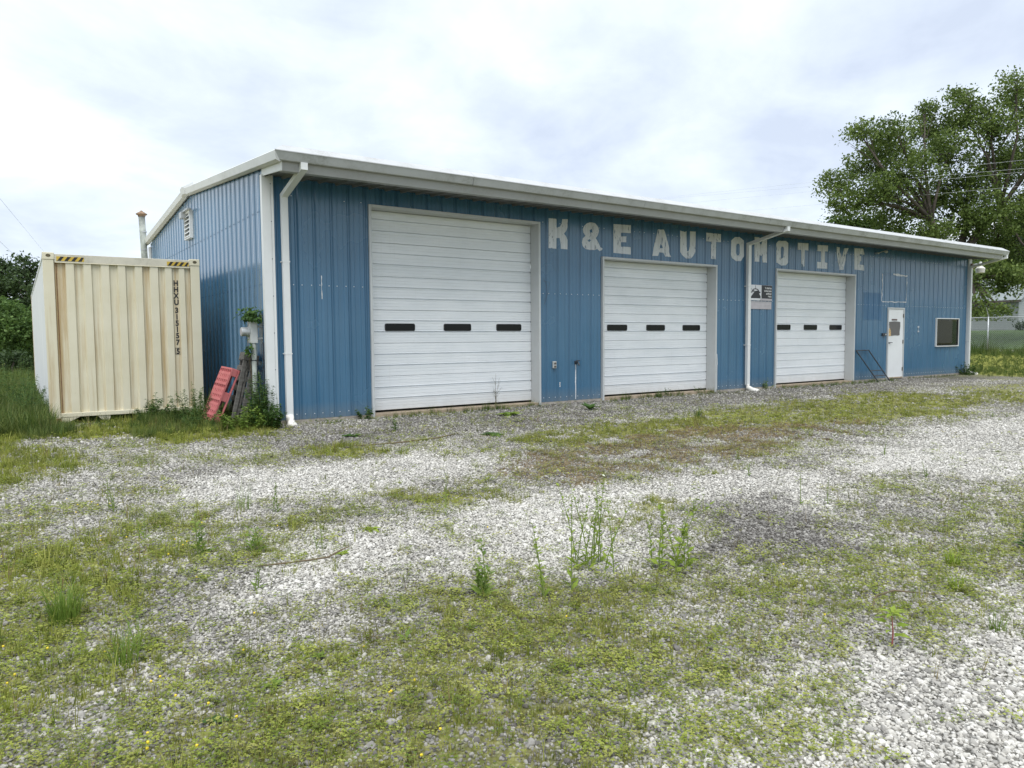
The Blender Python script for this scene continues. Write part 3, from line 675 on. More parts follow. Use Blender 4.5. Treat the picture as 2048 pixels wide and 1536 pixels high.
# screws in rows, far too small to pick apart
mb = MB(); k = 0
def screw(x, y, z, nrm):
    r_ = 0.0065
    a, b, c = x, y, z
    d = 0.008
    if nrm == 'y': mb.box((a-r_, b-d, c-r_), (a+r_, b, c+r_))
    else: mb.box((a-d, b-r_, c-r_), (a, b+r_, c+r_))
inopen = lambda x, z: any(x0-0.05 <= x <= x1+0.05 and z0-0.1 <= z <= z1+0.06 for x0, x1, z0, z1 in OPEN)
for zr in (0.09, 2.25, 3.70):
    u = RPH-P_
    while u < LEN-0.2:
        for du in (0.072, P_-0.072):
            if 0.2 < u+du < LEN-0.2 and not inopen(u+du, zr) and not (zr > 3 and rng.random() < 0.5): screw(u+du, 0.0, zr+rng.normal(0, 0.004), 'y')
        u += P_
tag(mb.build('screws', MT['screw'], shop), kind='stuff'); mb = MB()
for zr in (2.25, 3.44):
    u = GPH-P_
    while u < DEP-0.2:
        if u > 0.15: screw(-0.0, u+0.15, zr, 'x')
        if 0.15 < u+0.06: screw(0, u+0.06, zr, 'x')
        u += P_
for zr in np.arange(0.25, 3.9, 0.6):
    screw(0.103, -0.028, zr, 'y')
tag(mb.build('screws', MT['screw_dark'], shop), kind='stuff')

# overhead doors
def rrect(x0, x1, z0, z1, r_, n=5):
    p = []
    for cx, cz, a0 in ((x1-r_, z0+r_, -90), (x1-r_, z1-r_, 0), (x0+r_, z1-r_, 90), (x0+r_, z0+r_, 180)):
        for i in range(n+1):
            a = R(a0+90*i/n); p.append((cx+r_*math.cos(a), cz+r_*math.sin(a)))
    return p
for bi, (a, b, h, nsec) in enumerate(BAYS):
    fr = MB(); t = 0.035
    fr.box((a-t, -0.044, -0.05), (a+0.012, 0.245, h+t)); fr.box((b-0.012, -0.044, -0.05), (b+t, 0.245, h+t)); fr.box((a+0.0122, -0.0438, h-0.012), (b-0.0122, 0.245, h+t-0.0003))
    od = fr.build('overhead_door', MT['jamb'], shop, bevel=0.003)
    tag(od, ('tall white overhead door nearest the corner with the cream container', 'middle white overhead door below the painted letters', 'white overhead door beside the folded metal rack')[bi])
    sill = MB(); sill.box((a+0.013, -0.02, -0.3), (b-0.013, 0.3, -0.001)); sill.build('door_sill', MT['sill'], od)
    grooves = [0.25, 0.455, 0.855, 1.06, 1.47, 1.67, 2.075, 2.275, 2.685, 2.885, 3.28, 3.48]
    zs = [0.035]+[0.655+0.605*i for i in range(nsec-1)]+[h-0.0125]
    for i in range(nsec):
        z0, z1 = zs[i]+0.0015, zs[i+1]-0.0015
        if z1-z0 < 0.05: continue
        pts = [(z0, 0.012), (z0+0.006, 0.0)]
        z = math.ceil((z0+0.02)/0.052)*0.052
        gs = [g for g in grooves if z0+0.02 < g < z1-0.02]
        ev = [(g, 'g') for g in gs]
        while z < z1-0.02:
            if all(abs(z-g) > 0.028 for g in gs): ev.append((z, 'p'))
            z += 0.052
        for q, ty in sorted(ev):
            if ty == 'g': pts += [(q-0.013, -0.003), (q-0.008, 0.024), (q+0.005, 0.024), (q+0.013, -0.006), (q+0.024, 0.0)]
            else: pts += [(q-0.005, 0.0), (q-0.001, 0.005), (q+0.006, 0.0)]
        pts += [(z1-0.006, 0.0), (z1, 0.012)]
        ds = MB(); wob = rng.normal(0, 0.0015)
        y0 = 0.246+wob
        for (za, oa), (zb, ob) in zip(pts, pts[1:]):
            ds.add([(a+0.013, y0+oa, za), (b-0.013, y0+oa, za), (b-0.013, y0+ob, zb), (a+0.013, y0+ob, zb)], [(0, 1, 2, 3)])
        ds.build('door_section', MT['door'], od, fix=False)
    wl_ = [[(2.19, 2.80), (3.42, 4.03), (4.63, 5.24)], [(7.61, 8.22), (8.84, 9.45), (10.07, 10.69)], [(13.80, 14.40), (15.03, 15.66), (16.29, 16.91)]][bi]
    for x0, x1 in wl_:
        zb_, zt_ = (1.483, 1.622) if bi < 2 else (1.50, 1.645)
        ou = rrect(x0, x1, zb_, zt_, 0.035); inn = rrect(x0+0.014, x1-0.014, zb_+0.012, zt_-0.012, 0.026)
        s_ = MB(); n = len(ou)
        s_.add([(x, 0.232, z) for x, z in ou]+[(x, 0.232, z) for x, z in inn]+[(x, 0.262, z) for x, z in ou]+[(x, 0.240, z) for x, z in inn],
               [(i, (i+1) % n, n+(i+1) % n, n+i) for i in range(n)]+[(i, (i+1) % n, 2*n+(i+1) % n, 2*n+i) for i in range(n)]+[(n+i, n+(i+1) % n, 3*n+(i+1) % n, 3*n+i) for i in range(n)])
        s_.build('window_seal', MT['black_rubber'], od)
        g_ = MB(); g_.add([(x, 0.2395, z) for x, z in inn], [tuple(range(n))]); g_.build('window_pane', MT['black_glass'], od)
# bent trim at the right side of the middle door
mb = MB(); mb.tube([(10.992, -0.05, 0.02), (10.985, -0.055, 0.35), (10.975, -0.065, 0.62), (10.99, -0.06, 0.66), (10.985, -0.05, 0.9)], 0.009, 5); mb.build('bent_trim_strip', MT['white'], shop)

# entry door
a, b, h = DOOR
fr = MB(); t = 0.045
fr.box((a, -0.043, -0.03), (a+t, 0.06, h)); fr.box((b-t, -0.043, -0.03), (b, 0.06, h)); fr.box((a+t+0.0002, -0.0425, h-t), (b-t-0.0002, 0.06, h-0.0003))
ed = fr.build('entry_door', MT['jamb'], shop, bevel=0.003)
mb = MB(); mb.box((a+t+0.003, -0.022, 0.015), (b-t-0.003, 0.02, h-t-0.004)); mb.build('door_leaf', white_trim('door_paint', (0.78, 0.80, 0.81), 0.15, (0.5, 0.48, 0.42)), ed, bevel=0.003)
for z in (1.94, 1.12, 0.26):
    mb = MB(); mb.tube([(b-t-0.004, -0.034, z-0.06), (b-t-0.004, -0.034, z+0.06)], 0.013, 8); mb.box((b-t-0.03, -0.026, z-0.055), (b-t+0.02, -0.0222, z+0.055)); mb.build('hinge', MT['brown_metal'], ed)
mb = MB(); mb.lathe([(0.028, -0.030), (0.03, -0.022)], 12, 'y', (a+0.11, 0, 1.09)); mb.tube([(a+0.11, -0.03, 1.09), (a+0.11, -0.065, 1.095), (a+0.16, -0.07, 1.105), (a+0.24, -0.068, 1.095)], [0.011, 0.012, 0.011, 0.008], 8); mb.build('handle', MT['dark_metal'], ed)
mb = MB(); mb.lathe([(0.014, -0.028), (0.016, -0.022)], 10, 'y', (a+0.075, 0, 1.65)); mb.build('deadbolt', MT['dark_metal'], ed)
mb = MB(); mb.box((19.23, -0.027, 1.785), (19.55, -0.0222, 1.835)); mb.build('door_plate', simple('brown_plate', (0.10, 0.06, 0.055), 0.5), ed)
mb = MB(); mb.extrude([(19.085, -0.0222, 1.30), (19.10, -0.0222, 1.50), (19.08, -0.0222, 1.745), (19.40, -0.0222, 1.765), (19.735, -0.0222, 1.745), (19.745, -0.0222, 1.60), (19.71, -0.0222, 1.45), (19.715, -0.0222, 1.33), (19.60, -0.0222, 1.315), (19.45, -0.0222, 1.325)], (0, -0.006, 0)); mb.build('window_cover', simple('grey_cover', (0.135, 0.13, 0.125), 0.7, var=0.08), ed)
mb = MB(); mb.extrude([(19.05, -0.0285, 1.305), (19.185, -0.0285, 1.305), (19.185, -0.0285, 1.43), (19.13, -0.0285, 1.55), (19.07, -0.0285, 1.53), (19.05, -0.0285, 1.42)], (0, -0.003, 0)); mb.build('torn_sticker', simple('torn_orange_sticker', (0.55, 0.38, 0.19), 0.7, var=0.45, scale=22), ed)
mb = MB(); mb.box((a+t+0.001, -0.05, -0.02), (b-t-0.001, 0.05, 0.0135)); mb.build('threshold', MT['sill'], ed)

# office window
x0, x1, z0, z1 = WIN; t = 0.03
fr = MB()
for q in (((x0, -0.05, z0), (x0+t, 0.03, z1)), ((x1-t, -0.05, z0), (x1, 0.03, z1)), ((x0+t+.0003, -0.0495, z1-t), (x1-t-.0003, 0.03, z1-.0003)), ((x0+t+.0003, -0.056, z0+.0003), (x1-t-.0003, 0.03, z0+t))): fr.box(*q)
ow = fr.build('office_window', MT['white'], shop, bevel=0.004)
mb = MB(); mb.box((x0+t, -0.012, z0+t), (x1-t, -0.006, z1-t)); mb.build('window_pane', MT['glass'], ow)
mb = MB()
for q in (((x0+t, -0.03, z0+t), (x0+t+.03, 0.0, z1-t)), ((x1-t-.03, -0.03, z0+t), (x1-t, 0.0, z1-t)), ((x0+t+.0302, -0.03, z1-t-.03), (x1-t-.0302, 0.0, z1-t-.0003)), ((x0+t+.0302, -0.03, z0+t+.0003), (x1-t-.0302, 0.0, z0+t+.03))): mb.box(*q)
mb.build('window_gasket', MT['black_rubber'], ow)

# paint, patches and caulk lines that follow the ribs
def conform(name, loops, mat, lift, parent, label=None, ph=RPH):
    bm = bmesh.new(); es = []
    for lp in loops:
        vs = [bm.verts.new((x, 0, z)) for x, z in lp]
        es += [bm.edges.new((vs[i], vs[(i+1) % len(vs)])) for i in range(len(vs))]
    bmesh.ops.triangle_fill(bm, edges=es, use_beauty=True, use_dissolve=False)
    xs = [x for lp in loops for x, z in lp]
    for u in rib_breaks(min(xs), max(xs), ph):
        bmesh.ops.bisect_plane(bm, geom=bm.verts[:]+bm.edges[:]+bm.faces[:], plane_co=(u, 0, 0), plane_no=(1, 0, 0), dist=1e-5)
    for v in bm.verts: v.co.y = -rib_off(v.co.x, ph)-lift
    bmesh.ops.recalc_face_normals(bm, faces=bm.faces)
    for f in bm.faces:
        if f.normal.y > 0: f.normal_flip()
    me = bpy.data.meshes.new(name); bm.to_mesh(me); bm.free()
    o = link(name, me, mat, parent)
    if label: o['label'] = label
    return o
for ch, loops in LETTERS.items():
    conform('painted_letter', loops, MT['letters'], 0.004, shop, 'worn white painted %s' % ('ampersand' if ch == '&' else 'letter '+ch[0]))
conform('unfaded_patch', [[(17.64, 1.80), (18.68, 1.80), (18.68, 2.615), (17.64, 2.62)]], MT['blue_patch'], 0.0035, shop)
def strip(pts, w, mat, lift, name):
    lp = []; rp = []
    for i, (x, z) in enumerate(pts):
        xa, za = pts[max(i-1, 0)]; xb, zb = pts[min(i+1, len(pts)-1)]
        L_ = math.hypot(xb-xa, zb-za)+1e-9; nx_, nz_ = -(zb-za)/L_, (xb-xa)/L_
        ww = w*random.uniform(0.5, 1.3)
        lp.append((x+nx_*ww/2, z+nz_*ww/2)); rp.append((x-nx_*ww/2, z-nz_*ww/2))
    conform(name, [lp+rp[::-1]], mat, lift, shop)
def wob(p, q, n, s=0.012):
    return [(p[0]+(q[0]-p[0])*i/n+random.gauss(0, s), p[1]+(q[1]-p[1])*i/n+random.gauss(0, s)) for i in range(n+1)]
strip(wob((18.67, 3.20), (18.66, 2.38), 9), 0.035, MT['caulk'], 0.006, 'caulk_line')
strip(wob((20.13, 3.16), (20.12, 2.39), 9), 0.022, MT['caulk'], 0.006, 'caulk_line')
strip(wob((18.68, 2.365), (20.11, 2.37), 12, 0.006), 0.022, MT['caulk'], 0.006, 'caulk_line')
strip(wob((18.69, 3.215), (19.3, 3.215), 6, 0.006), 0.018, MT['blue_patch'], 0.006, 'caulk_line')
strip(wob((19.3, 3.215), (20.14, 3.19), 9, 0.012), 0.055, MT['caulk'], 0.006, 'caulk_line')
for (x, za, zb, w) in ((6.49, 0.02, 0.76, 0.022), (6.06, 0.30, 0.40, 0.02), (0.93, 2.02, 2.42, 0.012)):
    strip(wob((x, zb), (x, za), 8, 0.002), w, MT['caulk'], 0.005, 'paint_drip')

# downspouts
def downspout(xg, xw, ztop, shoe):
    mb = MB(); mb.rect_tube([(xg, -1.035, 4.008), (xg, -1.035, 3.93), (xw, -0.085, 3.67), (xw, -0.085, 0.09)], 0.105, 0.075, (1, 0, 0))
    d = mb.build('downspout', MT['white'], shop)
    mb = MB()
    if shoe: mb.tube([(xw, -0.09, 0.10), (xw, -0.095, 0.03), (xw+0.005, -0.16, -0.045), (xw+0.008, -0.26, -0.10)], [0.062, 0.066, 0.074, 0.078], 12)
    else: mb.tube([(xw, -0.09, 0.09), (xw, -0.10, 0.03), (xw+0.02, -0.22, -0.035), (xw+0.03, -0.38, -0.07)], [0.055, 0.058, 0.062, 0.066], 12)
    mb.build('drain_elbow', MT['pvc'], d, smooth=True)
    for z in (1.1, 2.6): mb = MB(); mb.box((xw-0.062, -0.126, z), (xw+0.062, -0.005, z+0.02)); mb.build('strap', MT['white'], d)
downspout(0.31, 0.30, 0, True); downspout(12.37, 12.14, 0, False); downspout(24.60, 24.27, 0, False)

# louvre vent on the gable
lv = MB(); lv.box((-0.075, 5.30, 3.60), (-0.002, 5.34, 4.20)); lv.box((-0.075, 5.86, 3.60), (-0.002, 5.90, 4.20)); lv.box((-0.0745, 5.3402, 4.165), (-0.002, 5.8598, 4.20)); lv.box((-0.0745, 5.3402, 3.60), (-0.002, 5.8598, 3.63))
vt = lv.build('louvre_vent', MT['white'], shop)
for i in range(6):
    z = 3.635+i*0.088
    mb = MB(); mb.extrude([(-0.085, 5.341, z), (-0.085, 5.859, z), (-0.03, 5.859, z+0.078), (-0.03, 5.341, z+0.078)], (0.006, 0, 0.003)); mb.build('louvre_slat', MT['white'], vt)
mb = MB(); mb.box((-0.16, 5.72, 4.08), (-0.04, 5.98, 4.215)); mb.box((-0.13, 5.22, 4.202), (-0.04, 5.715, 4.232)); mb.build('vent_hood', MT['galv'], vt)

# small fittings on the wall
mb = MB(); mb.box((5.855, -0.05, 0.70), (5.94, -0.002, 0.845)); ob = mb.build('outlet_box', MT['grey_box'], shop, bevel=0.006)
for z in (0.735, 0.80):
    mb = MB(); mb.box((5.872, -0.058, z-0.02), (5.923, -0.0505, z+0.02)); mb.build('outlet_cover', MT['brown_metal'], ob)
mb = MB(); mb.tube([(6.49, 0, 0.80), (6.49, -0.09, 0.80), (6.49, -0.12, 0.75)], 0.017, 8); mb.tube([(6.44, -0.07, 0.845), (6.55, -0.07, 0.845)], 0.012, 6); mb.tube([(6.49, -0.07, 0.80), (6.49, -0.07, 0.845)], 0.008, 6); mb.box((6.455, -0.006, 0.765), (6.525, 0.0, 0.835)); mb.build('hose_spigot', MT['dark_metal'], shop)
mb = MB(); mb.box((18.69, -0.05, 1.31), (18.91, 0.0, 1.395)); kp = mb.build('keypad_box', MT['dark_metal'], shop, bevel=0.004)
mb = MB(); mb.box((18.82, -0.053, 1.335), (18.89, -0.0505, 1.37)); mb.build('keypad_face', MT['grey_box'], kp)
mb = MB(); mb.tube([(5.60, -0.05, 2.55), (5.66, -0.09, 2.40), (5.68, -0.07, 2.2), (5.62, -0.05, 2.02)], 0.004, 4); mb.tube([(5.58, -0.05, 2.50), (5.72, -0.1, 2.47), (5.70, -0.08, 2.25), (5.60, -0.05, 2.1)], 0.003, 4); mb.build('loose_cable', MT['dark_metal'], shop)
mb = MB(); mb.box((20.86, -0.03, 1.42), (20.92, 0.0, 1.47)); mb.box((20.86, -0.03, 1.56), (20.92, 0.0, 1.62)); mb.tube([(20.89, -0.015, 1.47), (20.89, -0.015, 1.56)], 0.006, 5); mb.build('wire_clip', MT['screw'], shop)
mb = MB(); mb.box((18.20, -0.09, 3.78), (18.30, -0.002, 3.82)); mb.tube([(18.25, -0.09, 3.80), (18.40, -0.16, 3.86), (18.50, -0.16, 3.86)], 0.012, 6); mb.lathe([(0.03, -0.05), (0.05, 0.05)], 8, 'x', (18.52, -0.16, 3.86)); mb.build('sensor_bracket', MT['galv'], shop)
# ------------------------------------------------------------------ things on or by the wall
# sign
sg = thing('parts_sign', 'black and white parts sign on the wall beside the middle downspout', 'sign', (12.285, -0.012, 2.04))
mb = MB(); mb.box((0, -0.006, 0.22), (0.915, 0.0, 0.62)); mb.build('sign_board', MT['sign_white'], sg)
mb = MB(); mb.box((0, -0.004, 0.0), (0.90, 0.0, 0.155)); mb.build('lower_board', MT['sign_pink'], sg)
mb = MB(); mb.box((0.0, -0.005, 0.155), (0.905, 0.0, 0.20)); mb.build('dark_band', MT['sign_grey'], sg)
mb = MB(); mb.box((0.475, -0.010, 0.275), (0.912, -0.0065, 0.617)); mb.build('black_panel', MT['sign_black'], sg)
mb = MB(); mb.box((0.43, -0.009, 0.222), (0.912, -0.0065, 0.27)); mb.build('pink_panel', MT['sign_pink'], sg)
mb = MB()
def poly2(pts, y=-0.0075): mb.add([(x, y, z) for x, z in pts], [tuple(range(len(pts)))])
poly2([(0.0, 0.275), (0.44, 0.275), (0.44, 0.32), (0.34, 0.45), (0.27, 0.47), (0.20, 0.46)])
for i in range(9):
    a0, a1 = R(200-i*27), R(200-(i+1)*27)
    c = (0.225, 0.445)
    poly2([(c[0]+.155*math.cos(a0), c[1]+.085*math.sin(a0)), (c[0]+.155*math.cos(a1), c[1]+.085*math.sin(a1)), (c[0]+.13*math.cos(a1), c[1]+.06*math.sin(a1)), (c[0]+.13*math.cos(a0), c[1]+.06*math.sin(a0))], -0.0085)
for x, z, r1, r2 in ((0.03, 0.51, .028, .035), (0.14, 0.46, .05, .02), (0.32, 0.46, .05, .02), (0.40, 0.43, .03, .025)):
    poly2([(x+r1*math.cos(R(40*i)), z+r2*math.sin(R(40*i))) for i in range(9)], -0.0095)
poly2([(0.218, 0.53), (0.236, 0.53), (0.234, 0.616), (0.222, 0.616)], -0.008)
poly2([(0.0, 0.40), (0.07, 0.455), (0.07, 0.425), (0.0, 0.35)], -0.0082)
mb.build('sign_picture', MT['sign_black'], sg, fix=False)
def text(name, body, size, loc, mat, parent, align='LEFT', bold=0.0, rot=(R(90), 0, 0), sx=1.0):
    cu = bpy.data.curves.new(name, 'FONT'); cu.body = body; cu.size = size; cu.align_x = align; cu.offset = bold; cu.extrude = 0.0006
    tmp = bpy.data.objects.new('lettering', cu); COL.objects.link(tmp); bpy.context.view_layer.update()
    me = bpy.data.meshes.new_from_object(tmp.evaluated_get(bpy.context.evaluated_depsgraph_get())); bpy.data.objects.remove(tmp)
    me.materials.clear(); o = link(name, me, mat, parent, loc); o.rotation_euler = rot; o.scale = (sx, 1, 1)
    return o
for i, s_ in enumerate(('The Right Parts', 'for Ford, Lincoln', 'and Mercury', 'Vehicles')):
    text('sign_text', s_, 0.066, (0.885, -0.0125, 0.525-i*0.072), MT['letter_sign'], sg, 'RIGHT', 0.0022, sx=0.66)
mb = MB(); mb.box((0.24, -0.0052, 0.090), (0.86, -0.0042, 0.102)); mb.box((0.24, -0.0052, 0.066), (0.86, -0.0042, 0.074)); mb.box((0.70, -0.0052, 0.025), (0.86, -0.0042, 0.033)); mb.build('faded_line', MT['sign_grey'], sg)

# wall lamp at the far corner
lp = thing('wall_lamp', 'grey and white dusk lamp on an arm at the far corner of the blue building', 'lamp', (24.99, -0.08, 3.5))
mb = MB(); mb.lathe([(0.11, 0.0), (0.135, 0.012), (0.145, 0.10), (0.15, 0.145)], 18); mb.build('lamp_bowl', MT['lamp_glass'], lp, smooth=False)
mb = MB(); mb.lathe([(0.152, 0.1455), (0.15, 0.165), (0.085, 0.225), (0.068, 0.23)], 18); mb.build('lamp_hood', MT['pvc'], lp)
mb = MB(); mb.lathe([(0.06, 0.231), (0.06, 0.34), (0.05, 0.355), (0.035, 0.40)], 14); mb.build('ballast_housing', MT['grey_box'], lp)
mb = MB(); mb.tube([(-0.06, 0.0, 0.29), (-0.22, 0.03, 0.31), (-0.42, 0.05, 0.28), (-0.57, 0.06, 0.22)], 0.018, 8); mb.build('lamp_arm', MT['galv'], lp)
mb = MB(); mb.box((-0.66, -0.02, 0.08), (-0.56, 0.065, 0.30)); mb.build('wall_bracket', MT['rust_bracket'], lp)

# electric meter on the gable wall
mt = thing('electric_meter', 'grey electric meter box with round glass dial, vine growing over its top', 'meter', (0, 0.25, 0))
mb = MB(); mb.box((-0.205, -0.05, 1.285), (-0.095, 0.11, 1.645)); mb.box((-0.096, 0.0, 1.34), (0.0, 0.06, 1.38)); mb.box((-0.096, 0.0, 1.54), (0.0, 0.06, 1.58)); mb.build('meter_box', MT['grey_box'], mt, bevel=0.008)
mb = MB(); mb.box((-0.218, -0.045, 1.295), (-0.2055, 0.105, 1.638)); mb.build('box_lid', MT['grey_box'], mt, bevel=0.004)
mb = MB(); mb.lathe([(0.068, -0.345), (0.075, -0.337), (0.075, -0.24), (0.084, -0.235), (0.084, -0.2185)], 20, 'x', (0, 0.03, 1.475)); mb.build('meter_dial', MT['galv'], mt)
mb = MB(); mb.lathe([(0.05, -0.3475), (0.052, -0.3455)], 16, 'x', (0, 0.03, 1.475)); mb.build('dial_face', MT['sign_grey'], mt)
mb = MB(); mb.tube([(-0.155, -0.0, 1.284), (-0.155, -0.005, -0.1)], 0.04, 12); mb.build('conduit', MT['pipe'], mt, smooth=True)
for z in (1.0, 0.62):
    mb = MB(); mb.tube([(-0.155, -0.003, z), (-0.155, -0.003, z+0.012)], 0.043, 12); mb.build('conduit_clamp', MT['dark_metal'], mt)
mb = MB(); mb.tube([(-0.06, -0.11, 1.28), (-0.075, -0.15, 1.1), (-0.05, -0.17, 0.95), (-0.08, -0.14, 0.8), (-0.05, -0.16, 0.5), (-0.06, -0.12, 0.2)], 0.006, 5); mb.tube([(-0.04, -0.14, 1.3), (-0.045, -0.15, 0.0)], 0.012, 6); mb.build('ground_wire', MT['dark_metal'], mt)

# stove pipe at the back corner
sp = thing('flue_pipe', 'tall leaning metal flue pipe with a rain cap behind the gable corner', 'flue pipe', (-0.13, 11.06, 0))
mb = MB(); mb.tube([(0, 0, 0), (-0.02, 0, 3.7), (-0.055, 0, 4.86)], 0.085, 14); mb.build('pipe', MT['pipe'], sp, smooth=True)
mb = MB(); mb.lathe([(0.095, 4.84), (0.10, 4.875), (0.15, 4.90), (0.145, 4.92), (0.04, 4.985), (0.02, 5.01)], 14, 'z', (-0.056, 0, 0)); mb.build('rain_cap', MT['rust_bracket'], sp)
for z in (3.9, 4.4):
    mb = MB(); mb.tube([(-0.026, 0, z), (-0.028, 0, z+0.03)], 0.09, 14); mb.build('pipe_band', MT['galv'], sp)

# folded metal rack leaning on the wall by the entry door
rk = thing('folding_rack', 'black metal folding rack leaning on the blue wall beside the entry door', 'rack', (17.2, 0, 0))
def bar(p, q, r_=0.011, nm='rail'):
    mb = MB(); mb.tube([p, q], r_, 6); return mb.build(nm, MT['dark_metal'], rk)
bar((0.0, -0.055, 0.89), (0.64, -0.42, -0.085), 0.017, 'leg'); bar((0.69, -0.055, 0.885), (1.30, -0.42, -0.085), 0.017, 'leg')
bar((0.0, -0.055, 0.89), (0.69, -0.055, 0.885), 0.015, 'top_rail')
bar((0.40, -0.283, 0.28), (1.07, -0.283, 0.28), 0.015, 'rung'); bar((0.50, -0.34, 0.128), (1.165, -0.34, 0.128), 0.017, 'rung')

# weathered wooden pallet standing against the gable wall
wp = thing('wooden_pallet', 'grey weathered wooden pallet leaning on the gable wall behind the red pallet', 'pallet', (-0.42, 0.60, -0.06))
th = math.atan2(0.26, 1.12); wp.rotation_euler = (0, math.pi/2*0+th, 0)
# local: z up along the pallet, x thickness, y width
def wboard(a, b, nm): mb = MB(); mb.box(a, b); return mb.build(nm, MT['wood'], wp, bevel=0.004)
for y in (-0.242, 0.16, 0.50): wboard((0.015 if y < 0 else 0.021, y, 0.0), (0.118 if y < 0 else 0.109, y+0.038, 1.19), 'stringer')
for z in np.linspace(0.02, 1.08, 7): wboard((0.0, -0.20, z), (0.0195, 0.56, z+0.088), 'deck_board')
for z in (0.05, 0.55, 1.09): wboard((0.1105, -0.20, z), (0.13, 0.56, z+0.09), 'deck_board')
wboard((-0.125, -0.235, 1.08), (-0.004, 0.06, 1.205), 'end_block')
wboard((-0.115, -0.215, 0.10), (-0.055, -0.175, 1.079), 'side_plank'); wboard((-0.040, -0.20, 0.05), (-0.005, -0.165, 1.079), 'side_plank')
for z in (0.72, 0.93): wboard((-0.0545, -0.222, z), (-0.0405, -0.19, z+0.06), 'spacer')

# red plastic pallet leaning on the wooden one
rp = thing('red_plastic_pallet', 'faded red slotted plastic pallet leaning against the wooden pallet', 'pallet', (-0.80, 0.52, 0.02))
rp.rotation_euler = (R(2), math.atan2(0.33, 0.80), R(4))
Lr, Wr, Tr = 0.90, 0.58, 0.145
nu, nv = 10, 6
def slotted():
    mb = MB(); x0, x1 = 0.0, 0.022
    cu_, cv_ = Lr/nu, Wr/nv
    for i in range(nu):
        # cross strip between the rows of slots
        mb.box((x0, 0, i*cu_), (x1, Wr, i*cu_+cu_*0.48))
        for j in range(nv+1):
            q_ = cv_*0.12+(0.012*((i*7+j*3) % 3)); a_ = max(0, j*cv_-q_); b_ = min(Wr, j*cv_+q_)
            if b_ > a_: mb.box((x0+0.0005, a_, i*cu_+cu_*0.48), (x1-0.0005, b_, (i+1)*cu_))
    mb.box((x0, 0, Lr), (x1, Wr, Lr+0.03)); return mb
slotted().build('deck', MT['pink'], rp)
mb = MB(); mb.box((0.045, 0.01, 0.02), (0.05, Wr-0.01, Lr)); mb.build('slot_shade', simple('shadowed_red_plastic', (0.07, 0.012, 0.018), 0.7), rp)  # added dark sheet, paints the shade seen through the deck slots
for (a_, b_) in ((0.0, 0.05), (Wr/2-0.03, Wr/2+0.03), (Wr-0.05, Wr)):
    mb = MB(); mb.box((Tr-0.025, a_, -0.02), (Tr, b_, Lr+0.03)); mb.build('runner', MT['pink'], rp, bevel=0.004)
for z0, z1 in ((-0.02, 0.14), (0.36, 0.52), (Lr-0.10, Lr+0.03)):
    for (a_, b_) in ((0.004, 0.10), (Wr/2-0.05, Wr/2+0.05), (Wr-0.10, Wr-0.004)):
        mb = MB(); mb.box((0.0225, a_, z0), (Tr-0.0255, b_, z1)); mb.build('block', MT['pink'], rp, bevel=0.008)
mb = MB(); mb.box((0.0, -0.003, 0.0), (0.03, 0.0, Lr)); mb.build('deck_edge', MT['pink'], rp)

# ------------------------------------------------------------------ shipping container
cn = thing('shipping_container', 'cream high-cube shipping container with rust streaks beside the blue building', 'container', (-2.956, 2.349, -0.0765), -0.0141)
CW, CL, CH = 2.438, 13.7, 2.896
def cb(a, b, nm, mat='cream', bev=0.004): mb = MB(); mb.box(a, b); return mb.build(nm, MT[mat], cn, bevel=bev)
for x in (0.0, CW-0.165):
    for y in (0.004, CL-0.104): cb((x+0.004, y, 0.118), (x+0.161, y+0.10, CH-0.118), 'corner_post')
for x in (0.0, CW-0.17):
    for y in (0.0, CL-0.17):
        for z in (0.0, CH-0.1175):
            c_ = cb((x, y-0.004, z), (x+0.17, y+0.166, z+0.1175), 'corner_casting', 'cream' if z > 1 else 'rust', 0.006)
            if y < 1:
                mb = MB()
                cx, cz = x+0.085, z+0.056
                pr = [(cx+0.036*math.cos(R(30*i)), cz+0.026*math.sin(R(30*i))+(0.008 if z > 1 else 0)) for i in range(12)]
                mb.extrude([(a_, -0.0055, b_) for a_, b_ in pr], (0, 0.004, 0)); h_ = mb.build('casting_hole', MT['cast_hole'], c_)
            if x < 1 and y < 1:
                mb = MB(); mb.extrude([(-0.0015, 0.08+0.026*math.cos(R(30*i)), z+0.058+0.036*math.sin(R(30*i))) for i in range(12)], (0.002, 0, 0)); mb.build('casting_hole', MT['cast_hole'], c_)
cb((0.1705, 0.004, CH-0.155), (CW-0.1705, 0.09, CH-0.022), 'top_rail', 'rail_grime')
cb((0.1705, -0.002, CH-0.168), (CW-0.1705, 0.10, CH-0.1555), 'rail_lip')
cb((0.166, 0.0, 0.135), (CW-0.166, 0.09, 0.205), 'bottom_rail')
mb = MB(); mb.extrude([(0.1705, 0.006, 0.133), (0.44, 0.006, 0.133), (0.21, 0.006, 0.018), (0.1705, 0.006, 0.012)], (0, 0.02, 0)); mb.build('gusset', MT['cream'], cn)
mb = MB(); mb.extrude([(CW-0.1705, 0.006, 0.133), (CW-0.44, 0.006, 0.133), (CW-0.21, 0.006, 0.018), (CW-0.1705, 0.006, 0.012)], (0, 0.02, 0)); mb.build('gusset', MT['cream'], cn)
for xo in (0.70, CW-0.90):
    mb = MB(); mb.extrude([(xo, 0.02, 0.133), (xo+0.20, 0.02, 0.133), (xo+0.195, 0.02, 0.07), (xo+0.15, 0.02, 0.012), (xo+0.11, 0.02, 0.015)], (0, 0.03, 0)); mb.build('floor_bracket', MT['cream'], cn)
